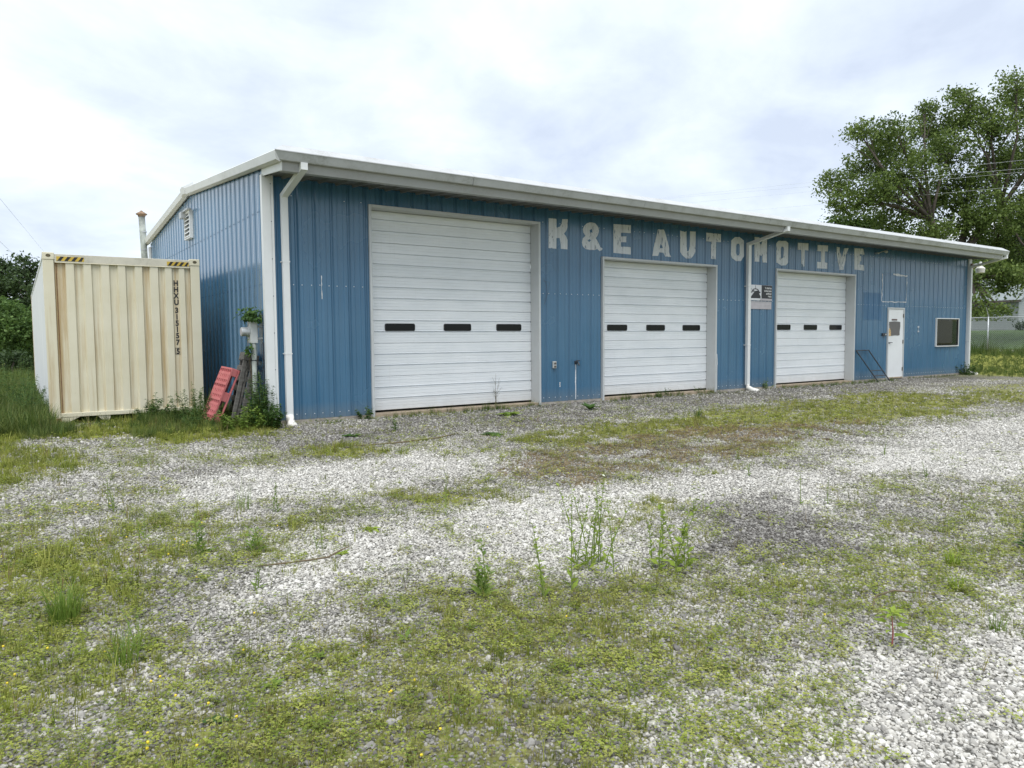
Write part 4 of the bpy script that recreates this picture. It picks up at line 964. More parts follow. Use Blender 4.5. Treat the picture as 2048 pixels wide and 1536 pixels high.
# end panel, corrugated
raised = [(.33, .445), (.592, .70), (.850, .968), (1.108, 1.218), (1.372, 1.482), (1.615, 1.737), (1.858, 1.962), (2.09, 2.175)]
pts = [(0.166, 0.052)]
for a_, b_ in raised: pts += [(a_-0.022, 0.052), (a_, 0.012), (b_, 0.012), (b_+0.022, 0.052)]
pts.append((CW-0.166, 0.052))
mb = MB()
for (xa, ya), (xb, yb) in zip(pts, pts[1:]):
    mb.add([(xa, ya, 0.2055), (xb, yb, 0.2055), (xb, yb, CH-0.1685), (xa, ya, CH-0.1685)], [(0, 1, 2, 3)])
mb.build('end_panel', MT['cream'], cn, fix=False)
for xj in (0.195, CW-0.195, 1.275):
    cb((xj-0.006, 0.046, 0.206), (xj+0.006, 0.051, CH-0.169), 'weld_seam', 'rust' if xj < 1 else 'cream', 0)
mb = MB(); y = 0.105
while y < CL-0.3:
    for (ya, xa), (yb, xb) in (((y, 0.045), (y+0.07, 0.045)), ((y+0.07, 0.045), (y+0.138, 0.012)), ((y+0.138, 0.012), (y+0.208, 0.012)), ((y+0.208, 0.012), (y+0.276, 0.045))):
        mb.add([(xa, ya, 0.16), (xb, yb, 0.16), (xb, yb, CH-0.06), (xa, ya, CH-0.06)], [(0, 1, 2, 3)])
    y += 0.276
mb.build('side_panel', MT['cream_side'], cn)
mb = MB(); mb.box((CW-0.05, 0.105, 0.16), (CW-0.02, CL-0.1, CH-0.06)); mb.build('side_panel', MT['cream'], cn)
cb((0.004, 0.167, CH-0.075), (0.06, CL-0.167, CH-0.015), 'side_rail', 'cream_side'); cb((0.004, 0.167, 0.03), (0.05, CL-0.167, 0.16), 'side_rail', 'cream_side')
cb((CW-0.06, 0.167, CH-0.075), (CW-0.004, CL-0.167, CH-0.015), 'side_rail'); cb((CW-0.05, 0.167, 0.03), (CW-0.004, CL-0.167, 0.16), 'side_rail')
cb((0.061, 0.10, CH-0.05), (CW-0.061, CL-0.1, CH-0.02), 'roof_panel'); cb((0.061, 0.10, 0.14), (CW-0.061, CL-0.1, 0.17), 'floor', 'dark_metal'); cb((0.1, CL-0.06, 0.16), (CW-0.1, CL-0.02, CH-0.1), 'end_doors')
for xa, xb, n in ((0.20, 0.60, 4), (CW-0.55, CW-0.185, 4)):
    zb_, zt_ = CH-0.135, CH-0.062
    pl = cb((xa, 0.0, zb_), (xb, 0.003, zt_), 'hazard_strip', 'hazard_yellow', 0)
    st = (xb-xa)/n
    for i in range(n):
        a_ = xa+i*st+0.012
        mb = MB(); mb.extrude([(a_, -0.0005, zb_+0.002), (min(a_+st*0.5, xb-0.002), -0.0005, zb_+0.002), (min(a_+st*0.5+0.05, xb-0.001), -0.0005, zt_-0.002), (min(a_+0.05, xb-0.003), -0.0005, zt_-0.002)], (0, -0.0015, 0)); mb.build('hazard_stripe', MT['hazard_black'], pl)
for ch, z in (('H', 2.457), ('H', 2.342), ('X', 2.228), ('U', 2.112), ('3', 1.968), ('1', 1.848), ('5', 1.735), ('1', 1.622), ('5', 1.508), ('7', 1.388), ('5', 1.224)):
    text('stencil_mark', ch, 0.132, (2.03, 0.0495, z-0.047), MT['stencil'], cn, 'CENTER', 0.006, sx=0.85)
mb = MB()
for q in (((1.985, .0485, 1.165), (1.991, .0500, 1.285)), ((2.068, .0485, 1.165), (2.074, .0500, 1.285)), ((1.991, .0485, 1.165), (2.068, .0500, 1.171)), ((1.991, .0485, 1.279), (2.068, .0500, 1.285))): mb.box(*q)
mb.build('stencil_box', MT['stencil'], cn)

# ------------------------------------------------------------------ house, fence, lines on the right
hs = thing('white_house', 'white sided house with ribbed metal roof behind the chain link fence', 'house', (60.3, 12.0, 1.35))
HL, HD, HH = 13.0, 8.0, 2.75
def hb(a, b, nm, mat, par=None): mb = MB(); mb.box(a, b); return mb.build(nm, MT[mat], par or hs)
hb((0.05, 0.05, 0.25), (HD-0.05, HL, HH), 'wall', 'siding')
hb((0.08, 0.08, -0.9), (HD-0.08, HL, 0.2495), 'foundation', 'dark_metal')
for i in range(19):
    z = 0.25+i*0.13
    mb = MB(); mb.extrude([(0.0, 0.0, z), (0.0495, 0.0, z), (0.0495, 0.0, z+0.13), (0.03, 0.0, z+0.13)], (0, HL, 0)); mb.build('siding_board', MT['siding'], hs)
HR = 1.75
mb = MB(); mb.extrude([(0.0, 0.045, HH), (HD, 0.045, HH), (HD/2, 0.045, HH+HR)], (0, 0.1, 0)); mb.build('gable_wall', MT['siding'], hs)
for i in range(32):
    z = 0.25+i*0.13
    if z+0.13 > HH+HR-0.1: break
    a_ = 0 if z < HH else (z-HH)/HR*HD/2; 
    mb = MB(); mb.extrude([(a_, 0.0, z), (a_, 0.0445, z), (a_, 0.0445, z+0.13), (a_, 0.025, z+0.13)], (HD-2*a_, 0, 0)); mb.build('siding_board', MT['siding'], hs)
def roofplane(s):
    mb = MB(); n = 60
    for i in range(n):
        y0, y1 = -0.3+(HL+0.6)*i/n, -0.3+(HL+0.6)*(i+1)/n; ym = y0+(y1-y0)*0.35
        x0, x1 = (-0.4, HD/2) if s == 0 else (HD+0.4, HD/2)
        z0 = HH-0.4*HR/(HD/2); z1 = HH+HR
        mb.add([(x0, y0, z0), (x1, y0, z1), (x1, ym, z1+0.02), (x0, ym, z0+0.02), (x0, y1, z0), (x1, y1, z1)], [(0, 1, 2, 3), (3, 2, 5, 4)])
        mb.add([(x0, y0, z0-0.06), (x1, y0, z1-0.06), (x1, y1, z1-0.06), (x0, y1, z0-0.06)], [(0, 1, 2, 3)])
    return mb.build('roof', MT['house_roof'], hs, fix=False)
roofplane(0); roofplane(1)
hb((-0.42, -0.3, HH-0.34), (-0.39, HL+0.3, HH-0.17), 'fascia', 'brown_metal')
for ya, yb in ((2.05, 3.3), (3.55, 4.9)):
    w_ = hb((-0.06, ya, 1.32), (-0.02, yb, 2.12), 'window', 'siding')
    hb((-0.07, ya+0.06, 1.38), (-0.0605, yb-0.06, 1.72), 'window_pane', 'black_glass', w_); hb((-0.07, ya+0.06, 1.76), (-0.0605, yb-0.06, 2.06), 'window_pane', 'black_glass', w_)

fc = thing('chain_link_fence', 'chain link fence with galvanised posts beyond the far end of the building', 'fence', (38.15, 5.0, 0))
fy = [-13, -10, -7, -4, -1, 2, 5, 8, 11, 14, 17, 20]
fz = lambda y: float(gz(38.15, y))
for y in fy:
    mb = MB(); mb.tube([(0, y-5, fz(y)-0.2), (0, y-5, fz(y)+1.86)], 0.035, 8); mb.build('post', MT['galv'], fc, smooth=True)
    mb = MB(); mb.tube([(0, y-5, fz(y)+1.86), (-0.10, y-5, fz(y)+2.02), (-0.27, y-5, fz(y)+2.32)], [0.03, 0.025, 0.018], 6); mb.build('barb_arm', MT['galv'], fc)
for a_, b_ in zip(fy, fy[1:]):
    mb = MB(); mb.tube([(0, a_-5, fz(a_)+1.82), (0, b_-5, fz(b_)+1.82)], 0.024, 6); mb.build('top_rail', MT['galv'], fc)
mb = MB(); st = 0.085; H_ = 1.78
def wirerun(sg_):
    y = -13.0-5+0.0
    while y < 20-5:
        y2 = y+sg_*H_
        ya, yb = y, y2
        mb.add([(0.002*sg_, ya-0.0035, fz(ya+5)+0.03), (0.002*sg_, ya+0.0035, fz(ya+5)+0.03), (0.002*sg_, yb+0.0035, fz(yb+5)+0.03+H_), (0.002*sg_, yb-0.0035, fz(yb+5)+0.03+H_)], [(0, 1, 2, 3)])
        mb.add([(0.002*sg_-0.0035, ya, fz(ya+5)+0.03), (0.002*sg_+0.0035, ya, fz(ya+5)+0.03), (0.002*sg_+0.0035, yb, fz(yb+5)+0.03+H_), (0.002*sg_-0.0035, yb, fz(yb+5)+0.03+H_)], [(0, 1, 2, 3)])
        y += st*1.2
wirerun(1); wirerun(-1)
tag(mb.build('wire_mesh', MT['galv'], fc, fix=False), kind='stuff')

def wire(lab, a, b, sag, r_=0.0055):
    a, b = Vector(a), Vector(b); d = b-a
    a2, b2 = a-d*0.15, b+d*0.35
    pts = []
    for i in range(25):
        t = i/24; q = a2.lerp(b2, t); q.z -= sag*4*t*(1-t)*0.0; pts.append(q)
    mb = MB(); mb.tube(pts, r_, 5); tag(mb.build('power_line', MT['wire'], None), lab, 'power line', 'power lines in the sky')
wire('topmost thin power line crossing the big tree on the right', [43.02, 32.15, 13.11], [40.41, 4.5, 10.35], 0)
wire('second power line from the top crossing the big tree', [43.54, 31.78, 13.06], [40.39, 4.47, 9.91], 0)
wire('third power line from the top crossing the big tree', [44.92, 30.8, 12.67], [40.38, 4.47, 9.73], 0)
wire('lowest of the power lines crossing the big tree', [48.55, 28.23, 11.92], [40.35, 4.43, 9.0], 0)
wire('upper thin power line rising from the container to the left edge', [-0.61, 59.61, 8.84], [-3.57, 18.81, 6.44], 0, 0.006)
wire('lower thin power line above the dark trees on the left', [-2.0, 60.49, 7.83], [-3.63, 18.74, 4.92], 0, 0.006)

# white trailer parked outside the frame, seen as the reflection in the office window
tr = thing('enclosed_trailer', 'white enclosed trailer mirrored in the office window', 'trailer', (29.5, -5.2, 0.0))
mb = MB(); mb.box((-2.6, -1.2, 0.95), (2.6, 1.2, 2.9)); mb.build('trailer_body', MT['pvc'], tr, bevel=0.06)
mb = MB(); mb.box((-2.5, -1.1, 0.62), (2.5, 1.1, 0.948)); mb.build('trailer_frame', MT['dark_metal'], tr)
for x in (-0.5, 0.45):
    for y in (-1.12, 1.12):
        mb = MB(); mb.lathe([(0.22, -0.11), (0.34, -0.09), (0.34, 0.09), (0.22, 0.11)], 16, 'y', (x, y, 0.34+0.0)); mb.build('wheel', MT['black_rubber'], tr)
tr.location.z = float(gz(29.5, -5.2))
# ================================================================== trees and plants
def at(px, py, D):
    """world point seen at a photo pixel, D metres ahead of the camera"""
    v = _f + _r*((px-1024)/1463.22) - _u*((py-768)/1463.22)
    return Vector(CAM)+v*D
def unit(a): return a/np.maximum(np.linalg.norm(a, axis=1, keepdims=True), 1e-9)
def leaf_quads(c, size, up=0.4, asp=0.62, rg=rng):
    """kite-shaped leaf faces at centres c"""
    n = len(c); nrm = unit(rg.normal(size=(n, 3))+np.array([0, 0, up*2.0])); t = unit(np.cross(nrm, rg.normal(size=(n, 3)))); b = np.cross(nrm, t)
    s = np.asarray(size).reshape(-1, 1)*np.ones((n, 1))
    fold = nrm*s*0.12
    v = np.stack([c-t*s*0.5, c+b*s*asp*0.5-t*s*0.05+fold, c+t*s*0.55, c-b*s*asp*0.5-t*s*0.05+fold], 1).reshape(-1, 3)
    return v, np.arange(4*n).reshape(n, 4)
def blob_leaves(blobs, per_m3, clump_r, leaf, rg, leaves_per=34):
    cs = []
    for c, r_, sq in blobs:
        n = max(5, int(per_m3*r_**2*10)); d = unit(rg.normal(size=(n, 3))); rad = r_*(rg.random(n)**0.42)
        p = np.array(c)+d*rad[:, None]*np.array([1, 1, sq]); cs.append(p)
    cs = np.concatenate(cs); k = rg.integers(int(leaves_per*0.5), int(leaves_per*1.5), len(cs))
    cc = np.repeat(cs, k, 0); cr = np.repeat(clump_r*rg.uniform(0.6, 1.3, len(cs)), k)
    off = np.clip(rg.normal(size=(len(cc), 3)), -1.55, 1.55)*np.array([0.55, 0.55, 0.38])
    c = cc+off*cr[:, None]
    return c, leaf*rg.uniform(0.6, 1.35, len(c)), cs
def make_tree(name, label, cat, base, trunk_top, r0, blobs, leafmat, leaf=0.2, per=1.0, clump=0.55, seed=1, group=None, forks=None, lp=34, twigs=5, asp=0.62):
    rg = np.random.default_rng(seed); rd = random.Random(seed)
    t = thing(name, label, cat, base, 0, group)
    B = Vector(base); L = lambda p: Vector(p)-B
    mb = MB(); top = L(trunk_top)
    mb.tube([Vector((0, 0, -0.3)), top*0.15+Vector((0, 0, 0)), top*0.55+Vector((rd.uniform(-.2, .2), rd.uniform(-.2, .2), 0)), top], [r0*1.35, r0, r0*0.85, r0*0.7], 8)
    fk = [L(f) for f in (forks or [])]
    for f in fk:
        mid = top.lerp(f, 0.5)+Vector((rd.uniform(-.3, .3), rd.uniform(-.3, .3), 0.2)); mb.tube([top-(top.normalized()*0.2), mid, f], [r0*0.55, r0*0.42, r0*0.3], 7)
    src = fk or [top]
    for c, r_, sq in blobs:
        cl = L(c); s = min(src, key=lambda q: (q-cl).length)
        mid = s.lerp(cl, 0.5)+Vector((rd.uniform(-1, 1), rd.uniform(-1, 1), rd.uniform(-0.4, 0.8)))*0.12*(cl-s).length
        mb.tube([s, s.lerp(mid, 0.5)+Vector((0, 0, 0.05)), mid, cl], [r0*0.24, r0*0.18, r0*0.13, r0*0.06], 6)
        for _ in range(twigs):
            e_ = cl+Vector((rd.gauss(0, 1), rd.gauss(0, 1), rd.gauss(0.3, 0.8))).normalized()*r_*rd.uniform(0.6, 1.0)
            st_ = mid.lerp(cl, rd.uniform(0.2, 1)); m2 = st_.lerp(e_, 0.5)+Vector((rd.uniform(-1, 1), rd.uniform(-1, 1), rd.uniform(-1, 1)))*0.12*r_
            mb.tube([st_, m2, e_], [r0*0.07, r0*0.045, r0*0.015], 4, False)
    mb.build('trunk', MT['bark'], t, smooth=True)
    c, s, _ = blob_leaves([(L(c), r_, sq) for c, r_, sq in blobs], per, clump, leaf, rg, lp)
    v, f = leaf_quads(c, s, 0.35, asp, rg)
    link('crown', np_mesh('crown', v, f, leafmat), None, t)
    return t

D = 46.0
def blobs_px(lst, D, rg, jit=2.0):
    o = []
    for q in lst:
        px, py, r_ = q[:3]; dd = q[3] if len(q) > 3 else rg.uniform(-jit, jit)
        o.append((at(px, py, D+dd), r_*D/1463.22, 0.82))
    return o
rg0 = np.random.default_rng(11)
big = [(1698, 405, 42), (1672, 372, 34), (1735, 330, 46), (1722, 270, 30), (1790, 262, 42), (1770, 300, 40), (1760, 385, 50), (1820, 340, 55), (1862, 262, 48), (1850, 220, 24),
       (1900, 300, 52), (1928, 225, 44), (1925, 190, 26), (1985, 250, 56), (2030, 170, 34), (2050, 215, 50), (2000, 330, 56), (1940, 375, 56), (1875, 400, 56), (1800, 425, 50), (2060, 320, 60),
       (1990, 430, 56), (2060, 430, 62), (2120, 250, 70), (2140, 380, 80), (1930, 450, 48), (1860, 470, 46), (1990, 500, 42), (2050, 520, 44), (1965, 540, 30, -3), (2010, 560, 34, -3), (1968, 596, 18, -4), (2048, 552, 28, -3), (1955, 622, 15, -4), (1985, 620, 14, -4), (2100, 545, 56), (1952, 560, 24, -3), (2005, 552, 24, -3.5), (2010, 625, 9, -4)]
bx = at(1898, 690, D); bx.z = float(gz(bx.x, bx.y))
make_tree('maple_tree', 'large green maple with spreading limbs behind the right end of the building', 'tree', bx, at(1893, 545, D), 0.55, blobs_px(big, D, rg0), MT['leaf_maple'], 0.175, 2.3, 0.60, 3,
          forks=[at(1862, 440, D-1), at(1935, 440, D+1), at(1945, 560, D-3), at(2000, 420, D)], lp=44, twigs=6)
sb = [(1668, 455, 26), (1700, 450, 30), (1740, 462, 34), (1790, 480, 34), (1840, 500, 34)]
b2 = at(1740, 690, 52); b2.z = float(gz(b2.x, b2.y))
make_tree('bushy_tree', 'lower bright green tree just above the roof, left of the big maple', 'tree', b2, at(1745, 560, 52), 0.3, blobs_px(sb, 52, rg0), MT['leaf_bright'], 0.24, 2.4, 0.6, 4, lp=32)
rb_ = [(1900, 520, 40), (1960, 520, 46), (2010, 500, 50), (2060, 530, 50), (2070, 460, 60), (2120, 500, 70), (1930, 560, 34)]
b3 = at(2075, 690, 72); b3.z = float(gz(b3.x, b3.y))
make_tree('background_tree', 'dark tree standing behind the white house at the right edge', 'tree', b3, at(2075, 560, 72), 0.4, blobs_px(rb_, 72, rg0), MT['leaf_dark'], 0.36, 1.4, 0.9, 5, lp=34)
# left side: dark trees far back, shrubs in front of them
def lt(i, label, lst, D, basepx, r0, mat, leaf, per, clump, name='tree', cat='tree', grp=None, lp=30):
    rg = np.random.default_rng(40+i); b = at(basepx, 700, D); b.z = float(gz(b.x, b.y)); top = at(basepx, 620 if D > 45 else 725, D); top.z = max(top.z, b.z+0.5)
    return make_tree(name, label, cat, b, top, r0, blobs_px(lst, D, rg, 1.2), mat, leaf, per, clump, 40+i, grp, lp=lp, twigs=5)
lt(1, 'tall dark tree at the left edge of the photo above the shrubs', [(-20, 540, 34), (12, 535, 26), (-5, 580, 40), (22, 572, 30), (-60, 560, 50), (-30, 620, 40), (10, 625, 34), (-10, 660, 44), (30, 600, 30), (-50, 660, 50)], 62, -5, 0.25, MT['leaf_dark'], 0.30, 1.5, 0.75, 'dark_tree', grp='dark trees behind the left shrubs')
lt(2, 'dark tree with sky gaps in its crown, just left of the cream container', [(52, 528, 22), (38, 560, 26), (66, 552, 20), (55, 590, 26), (76, 582, 18), (84, 540, 16), (60, 630, 38), (95, 600, 30), (40, 660, 40), (85, 650, 36), (75, 610, 26)], 60, 60, 0.22, MT['leaf_dark'], 0.29, 1.5, 0.7, 'dark_tree', grp='dark trees behind the left shrubs')
SB = 'shrubs at the edge of the left field'
lt(3, 'leafy green shrub at the left edge, tallest of the shrubs', [(-10, 640, 40), (12, 622, 26), (22, 655, 34), (-25, 690, 44), (10, 700, 38), (28, 690, 30), (0, 610, 20)], 33, -2, 0.06, MT['leaf_bush'], 0.15, 7.0, 0.34, 'shrub', 'shrub', SB)
lt(4, 'rounded green shrub touching the side of the container', [(45, 632, 22), (58, 655, 28), (44, 690, 32), (66, 705, 30), (80, 660, 26), (60, 725, 24), (35, 715, 24)], 34, 55, 0.06, MT['leaf_bush'], 0.15, 7.0, 0.34, 'shrub', 'shrub', SB)
lt(5, 'dark low shrub at the foot of the taller left shrubs', [(30, 715, 26), (55, 725, 20), (5, 728, 24), (-25, 730, 28)], 30, 28, 0.05, MT['leaf_dark'], 0.12, 7.0, 0.3, 'shrub', 'shrub', SB)
b = at(2050, 660, 54); b.z = float(gz(b.x, b.y))
make_tree('shrub', 'dark shrub in front of the white gable of the house', 'shrub', b, b+Vector((0, 0, 0.6)), 0.06, [(at(2046, 648, 54), 0.55, 0.9), (at(2062, 640, 54), 0.8, 0.9), (at(2052, 655, 54), 0.5, 0.8)], MT['leaf_dark'], 0.15, 1.5, 0.4, 9)

# ---------------------------------------------------------------- small plants
class PB:
    """leaf and blade faces as numpy-free lists"""
    def __init__(s, seed): s.v = []; s.f = []; s.r = random.Random(seed)
    def leaf(s, p, d, ln, w, droop=0.25, roll=None):
        p = Vector(p); d = Vector(d).normalized(); side = d.cross(Vector((0, 0, 1)))
        if side.length < 0.05: side = Vector((1, 0, 0))
        side.normalize(); side.rotate(Matrix.Rotation(s.r.uniform(-0.6, 0.6) if roll is None else roll, 3, d)); up = side.cross(d)
        k = len(s.v); m1 = p+d*ln*0.4-up*0+Vector((0, 0, -droop*ln*0.12)); tip = p+d*ln+Vector((0, 0, -droop*ln*0.5))
        s.v += [tuple(p), tuple(m1+side*w/2+up*w*0.14), tuple(m1), tuple(m1-side*w/2+up*w*0.14), tuple(tip)]
        s.f += [(k, k+1, k+2), (k, k+2, k+3), (k+1, k+4, k+2), (k+2, k+4, k+3)]
    def blade(s, p, az, ln, lean, w, seg=3):
        p = Vector(p); o = Vector((math.cos(az), math.sin(az), 0)); sd_ = Vector((-math.sin(az), math.cos(az), 0)); k = len(s.v); th = s.r.uniform(0.02, 0.3)*lean
        for i in range(seg+1):
            ww = w*(1-(i/seg)**1.5)*0.5+0.0002
            s.v += [tuple(p-sd_*ww), tuple(p+sd_*ww)]
            if i < seg:
                p = p+(o*math.sin(th)+Vector((0, 0, 1))*math.cos(th))*ln/seg; th += lean/seg
                s.f.append((k+2*i, k+2*i+1, k+2*i+3, k+2*i+2))
    def mesh(s, name, mat):
        me = bpy.data.meshes.new(name); me.from_pydata(s.v, [], s.f); me.materials.append(mat); me.update(); return me
    def build(s, name, mat, parent): return link(name, s.mesh(name, mat), None, parent)
def ground_at(x, y): return (x, y, float(gz(x, y)))

def tall_weed(label, x, y, h, nst, mat, stemmat, spread=0.06, leaf=0.05, lw=0.014, nl=16, seed=0, name='tall_weed', group=None, cat='weed', flowers=0, lean=0.08, branchy=0, lowleaf=True):
    t = thing(name, label, cat, ground_at(x, y), 0, group); rd = random.Random(seed); pb = PB(seed)
    for i in range(nst):
        a = rd.uniform(0, 6.28); rr = spread*math.sqrt(rd.random()); bx_, by_ = rr*math.cos(a), rr*math.sin(a)
        hh = h*(1.0 if i == 0 else rd.uniform(0.5, 0.95)); lx, ly = rd.gauss(0, lean)*hh, rd.gauss(0, lean)*hh
        pts = [Vector((bx_+lx*q**1.5, by_+ly*q**1.5, hh*q-0.01)) for q in (0, .25, .5, .75, 1)]
        mb = MB(); mb.tube(pts, [0.0040, 0.0036, 0.0030, 0.0023, 0.0013], 5)
        tips = [pts[-1]]
        for j in range(branchy):
            q = rd.uniform(0.35, 0.85); s0 = pts[0].lerp(pts[-1], q); e0 = s0+Vector((rd.uniform(-1, 1), rd.uniform(-1, 1), rd.uniform(0.9, 1.8))).normalized()*hh*rd.uniform(0.15, 0.35)
            mb.tube([s0, s0.lerp(e0, 0.5)+Vector((0, 0, 0.01)), e0], [0.0014, 0.0011, 0.0007], 4); tips.append(e0)
            for _ in range(5):
                pp = s0.lerp(e0, rd.uniform(0.2, 1)); aa = rd.uniform(0, 6.28); pb.leaf(pp, (math.cos(aa), math.sin(aa), 0.7), leaf*rd.uniform(0.35, 0.7), lw*0.7)
        mb.build('stem', stemmat, t)
        for k in range(nl):
            q = (k+0.5)/nl; pp = pts[0].lerp(pts[-1], q); pp = Vector((bx_+lx*q**1.5, by_+ly*q**1.5, hh*q)); aa = k*2.4+rd.uniform(-.4, .4)
            sz = leaf*(1.25-0.75*q)*rd.uniform(0.7, 1.2)*(1.35 if q < 0.2 and lowleaf else 1)
            pb.leaf(pp, (math.cos(aa), math.sin(aa), rd.uniform(0.5, 1.3)), sz, lw*(1.5 if q < 0.2 and lowleaf else 1)*rd.uniform(0.8, 1.2), 0.5)
        for j in range(flowers if i < 3 else 0):
            e0 = tips[j % len(tips)]; mf = MB(); c = e0+Vector((rd.gauss(0, .008), rd.gauss(0, .008), rd.uniform(0, .012)))
            mf.lathe([(0.0015, -0.003), (0.007, 0.0), (0.006, 0.003), (0.001, 0.004)], 7, 'z', tuple(c)); mf.build('flower', MT['flower_white'], t)
    pb.build('foliage', mat, t); return t
def weed_bush(label, x, y, h, w, n, mat, seed, leaf=0.07, lw=0.03, name='weed_bush', group=None, nst=14, cat='weed', zoff=0.0, lean=0.5):
    t = thing(name, label, cat, (x, y, float(gz(x, y))+zoff), 0, group); rd = random.Random(seed); pb = PB(seed); mb = MB()
    for i in range(nst):
        a = rd.uniform(0, 6.28); rr = w*math.sqrt(rd.random()); b0 = Vector((rr*0.55*math.cos(a), rr*0.55*math.sin(a), -0.02))
        hh = h*rd.uniform(0.55, 1.0)*(1-0.35*(rr/w)**2); e0 = b0+Vector((rr*lean*math.cos(a)+rd.gauss(0, .04), rr*lean*math.sin(a)+rd.gauss(0, .04), hh)); md = b0.lerp(e0, 0.5)+Vector((rd.gauss(0, .02), rd.gauss(0, .02), hh*0.06))
        mb.tube([b0, md, e0], [0.004, 0.003, 0.0012], 4, False)
        for k in range(n//nst):
            q = rd.random()**0.8; pp = b0.lerp(md, q*2) if q < 0.5 else md.lerp(e0, q*2-1); aa = rd.uniform(0, 6.28)
            pb.leaf(pp, (math.cos(aa), math.sin(aa), rd.uniform(-0.1, 0.8)), leaf*rd.uniform(0.6, 1.2)*(1.15-0.5*q), lw*rd.uniform(0.7, 1.2)*(1.1-0.4*q), 0.6)
    mb.build('stems', MT['stem_green'], t); pb.build('foliage', mat, t); return t
def grass_tuft(label, x, y, h, n, mat, seed, spread=0.04, w=0.006, name='grass_tuft', group='grass tufts in the gravel', lean=1.0):
    t = thing(name, label, 'grass tuft', ground_at(x, y), 0, group); pb = PB(seed); rd = pb.r
    for i in range(n):
        a = rd.uniform(0, 6.28); rr = spread*math.sqrt(rd.random())
        pb.blade((rr*math.cos(a), rr*math.sin(a), -0.005), a+rd.gauss(0, .6), h*rd.uniform(0.5, 1.15), lean*rd.uniform(0.2, 1.2), w*rd.uniform(0.6, 1.2), 4)
    pb.build('blades', mat, t); return t
def rosette(label, x, y, r_, n, mat, seed, w=0.4, name='seedling', up=0.7, group=None):
    t = thing(name, label, 'weed', ground_at(x, y), 0, group); pb = PB(seed); rd = pb.r
    for i in range(n):
        a = i*2.4+rd.uniform(-.3, .3); pb.leaf((0, 0, 0.006), (math.cos(a), math.sin(a), up*rd.uniform(0.5, 1.4)), r_*rd.uniform(0.7, 1.1), r_*w*rd.uniform(0.8, 1.2), 0.7, rd.uniform(-.3, .3))
    pb.build('leaves', mat, t); return t

lime, weed, dweed = MT['leaf_lime'], MT['leaf_weed'], MT['leaf_weed_dark']
tall_weed('tallest clump of yellow-green weed stalks in the middle of the gravel', -0.41, -8.54, 0.60, 11, lime, MT['stem_green'], 0.15, 0.06, 0.015, 20, 1, flowers=3, lean=0.12, branchy=1)
tall_weed('single yellow-green stalk just left of the tallest weed clump', -0.85, -8.79, 0.58, 1, lime, MT['stem_green'], 0.01, 0.065, 0.018, 22, 2, lean=0.03)
tall_weed('thin pair of yellow-green stalks left of the single stalk', -1.02, -8.77, 0.44, 2, lime, MT['stem_green'], 0.03, 0.06, 0.017, 18, 3, lean=0.1)
tall_weed('bushy branching pale green weed leftmost of the middle group', -1.27, -8.55, 0.33, 5, weed, MT['stem_green'], 0.06, 0.07, 0.020, 12, 4, branchy=2, lean=0.15)
tall_weed('leafy yellow-green clump at the left side of the dark gravel patch', -0.01, -8.83, 0.55, 8, lime, MT['stem_green'], 0.15, 0.065, 0.024, 16, 5, lean=0.15, branchy=1, flowers=1)
tall_weed('slim stalk rising behind the dark gravel patch, left one of two', 2.2, -8.26, 0.29, 1, weed, MT['stem_green'], 0.01, 0.03, 0.010, 12, 6, lean=0.03)
tall_weed('slim stalk rising behind the dark gravel patch, right one of two', 2.4, -8.41, 0.25, 1, weed, MT['stem_green'], 0.01, 0.028, 0.010, 11, 7, lean=0.03)
tall_weed('upright weed on the pale gravel left of the tall stalks', -0.57, -6.83, 0.36, 1, lime, MT['stem_green'], 0.01, 0.05, 0.012, 18, 8, lean=0.04, branchy=1)
tall_weed('dry branching weed against the tall overhead door', 4.55, 0.12, 0.70, 3, MT['leaf_weed_dark'], MT['stem_brown'], 0.06, 0.03, 0.006, 14, 9, branchy=7, lean=0.08, lowleaf=False)
tall_weed('leafy weed in the gravel below the left end of the tall door', 1.35, -1.89, 0.22, 3, dweed, MT['stem_green'], 0.05, 0.07, 0.03, 8, 10, lean=0.15)
tall_weed('upright weed left of the pale gravel band near the container', -1.68, -5.86, 0.27, 2, weed, MT['stem_green'], 0.03, 0.05, 0.014, 16, 11)
tall_weed('thin weed near the left edge below the container', -2.8, -4.98, 0.28, 3, weed, MT['stem_green'], 0.06, 0.05, 0.012, 12, 12)
tall_weed('spreading pale weed among the left grass patch', -2.49, -6.8, 0.30, 3, weed, MT['stem_green'], 0.05, 0.08, 0.020, 12, 13, lean=0.12)
tall_weed('leafy weed right of the spreading pale weed on the left', -2.16, -6.96, 0.22, 4, weed, MT['stem_green'], 0.06, 0.07, 0.018, 10, 14, lean=0.18)
tall_weed('dark green weed cluster on the right edge of the photo', 2.30, -10.0, 0.26, 7, dweed, MT['stem_green'], 0.10, 0.08, 0.022, 12, 15, lean=0.2)
for i, (x, y, h, lab) in enumerate(((4.38, -8.31, 0.17, 'low weed on the right part of the pale gravel'), (2.9, -7.2, 0.16, 'small weed between the brown band and the dark patch'), (-2.75, -6.1, 0.2, 'wispy weed at the left edge of the upper grass patch'),
    (-2.35, -7.7, 0.16, 'small weed beside the big grass tuft on the left'), (-3.05, -8.25, 0.24, 'dark stemmed weed below the big grass tuft'), (3.6, -6.5, 0.16, 'small weed at the right end of the brown band'), (-1.75, -7.1, 0.18, 'young weed behind the brown twig'),
    (5.4, -7.3, 0.2, 'scraggly weed on the far right pale gravel'), (1.2, -7.9, 0.14, 'short weed standing on the dark gravel patch'))):
    tall_weed(lab, x, y, h, 2, weed, MT['stem_green'], 0.03, 0.04, 0.011, 11, 60+i, lean=0.12)
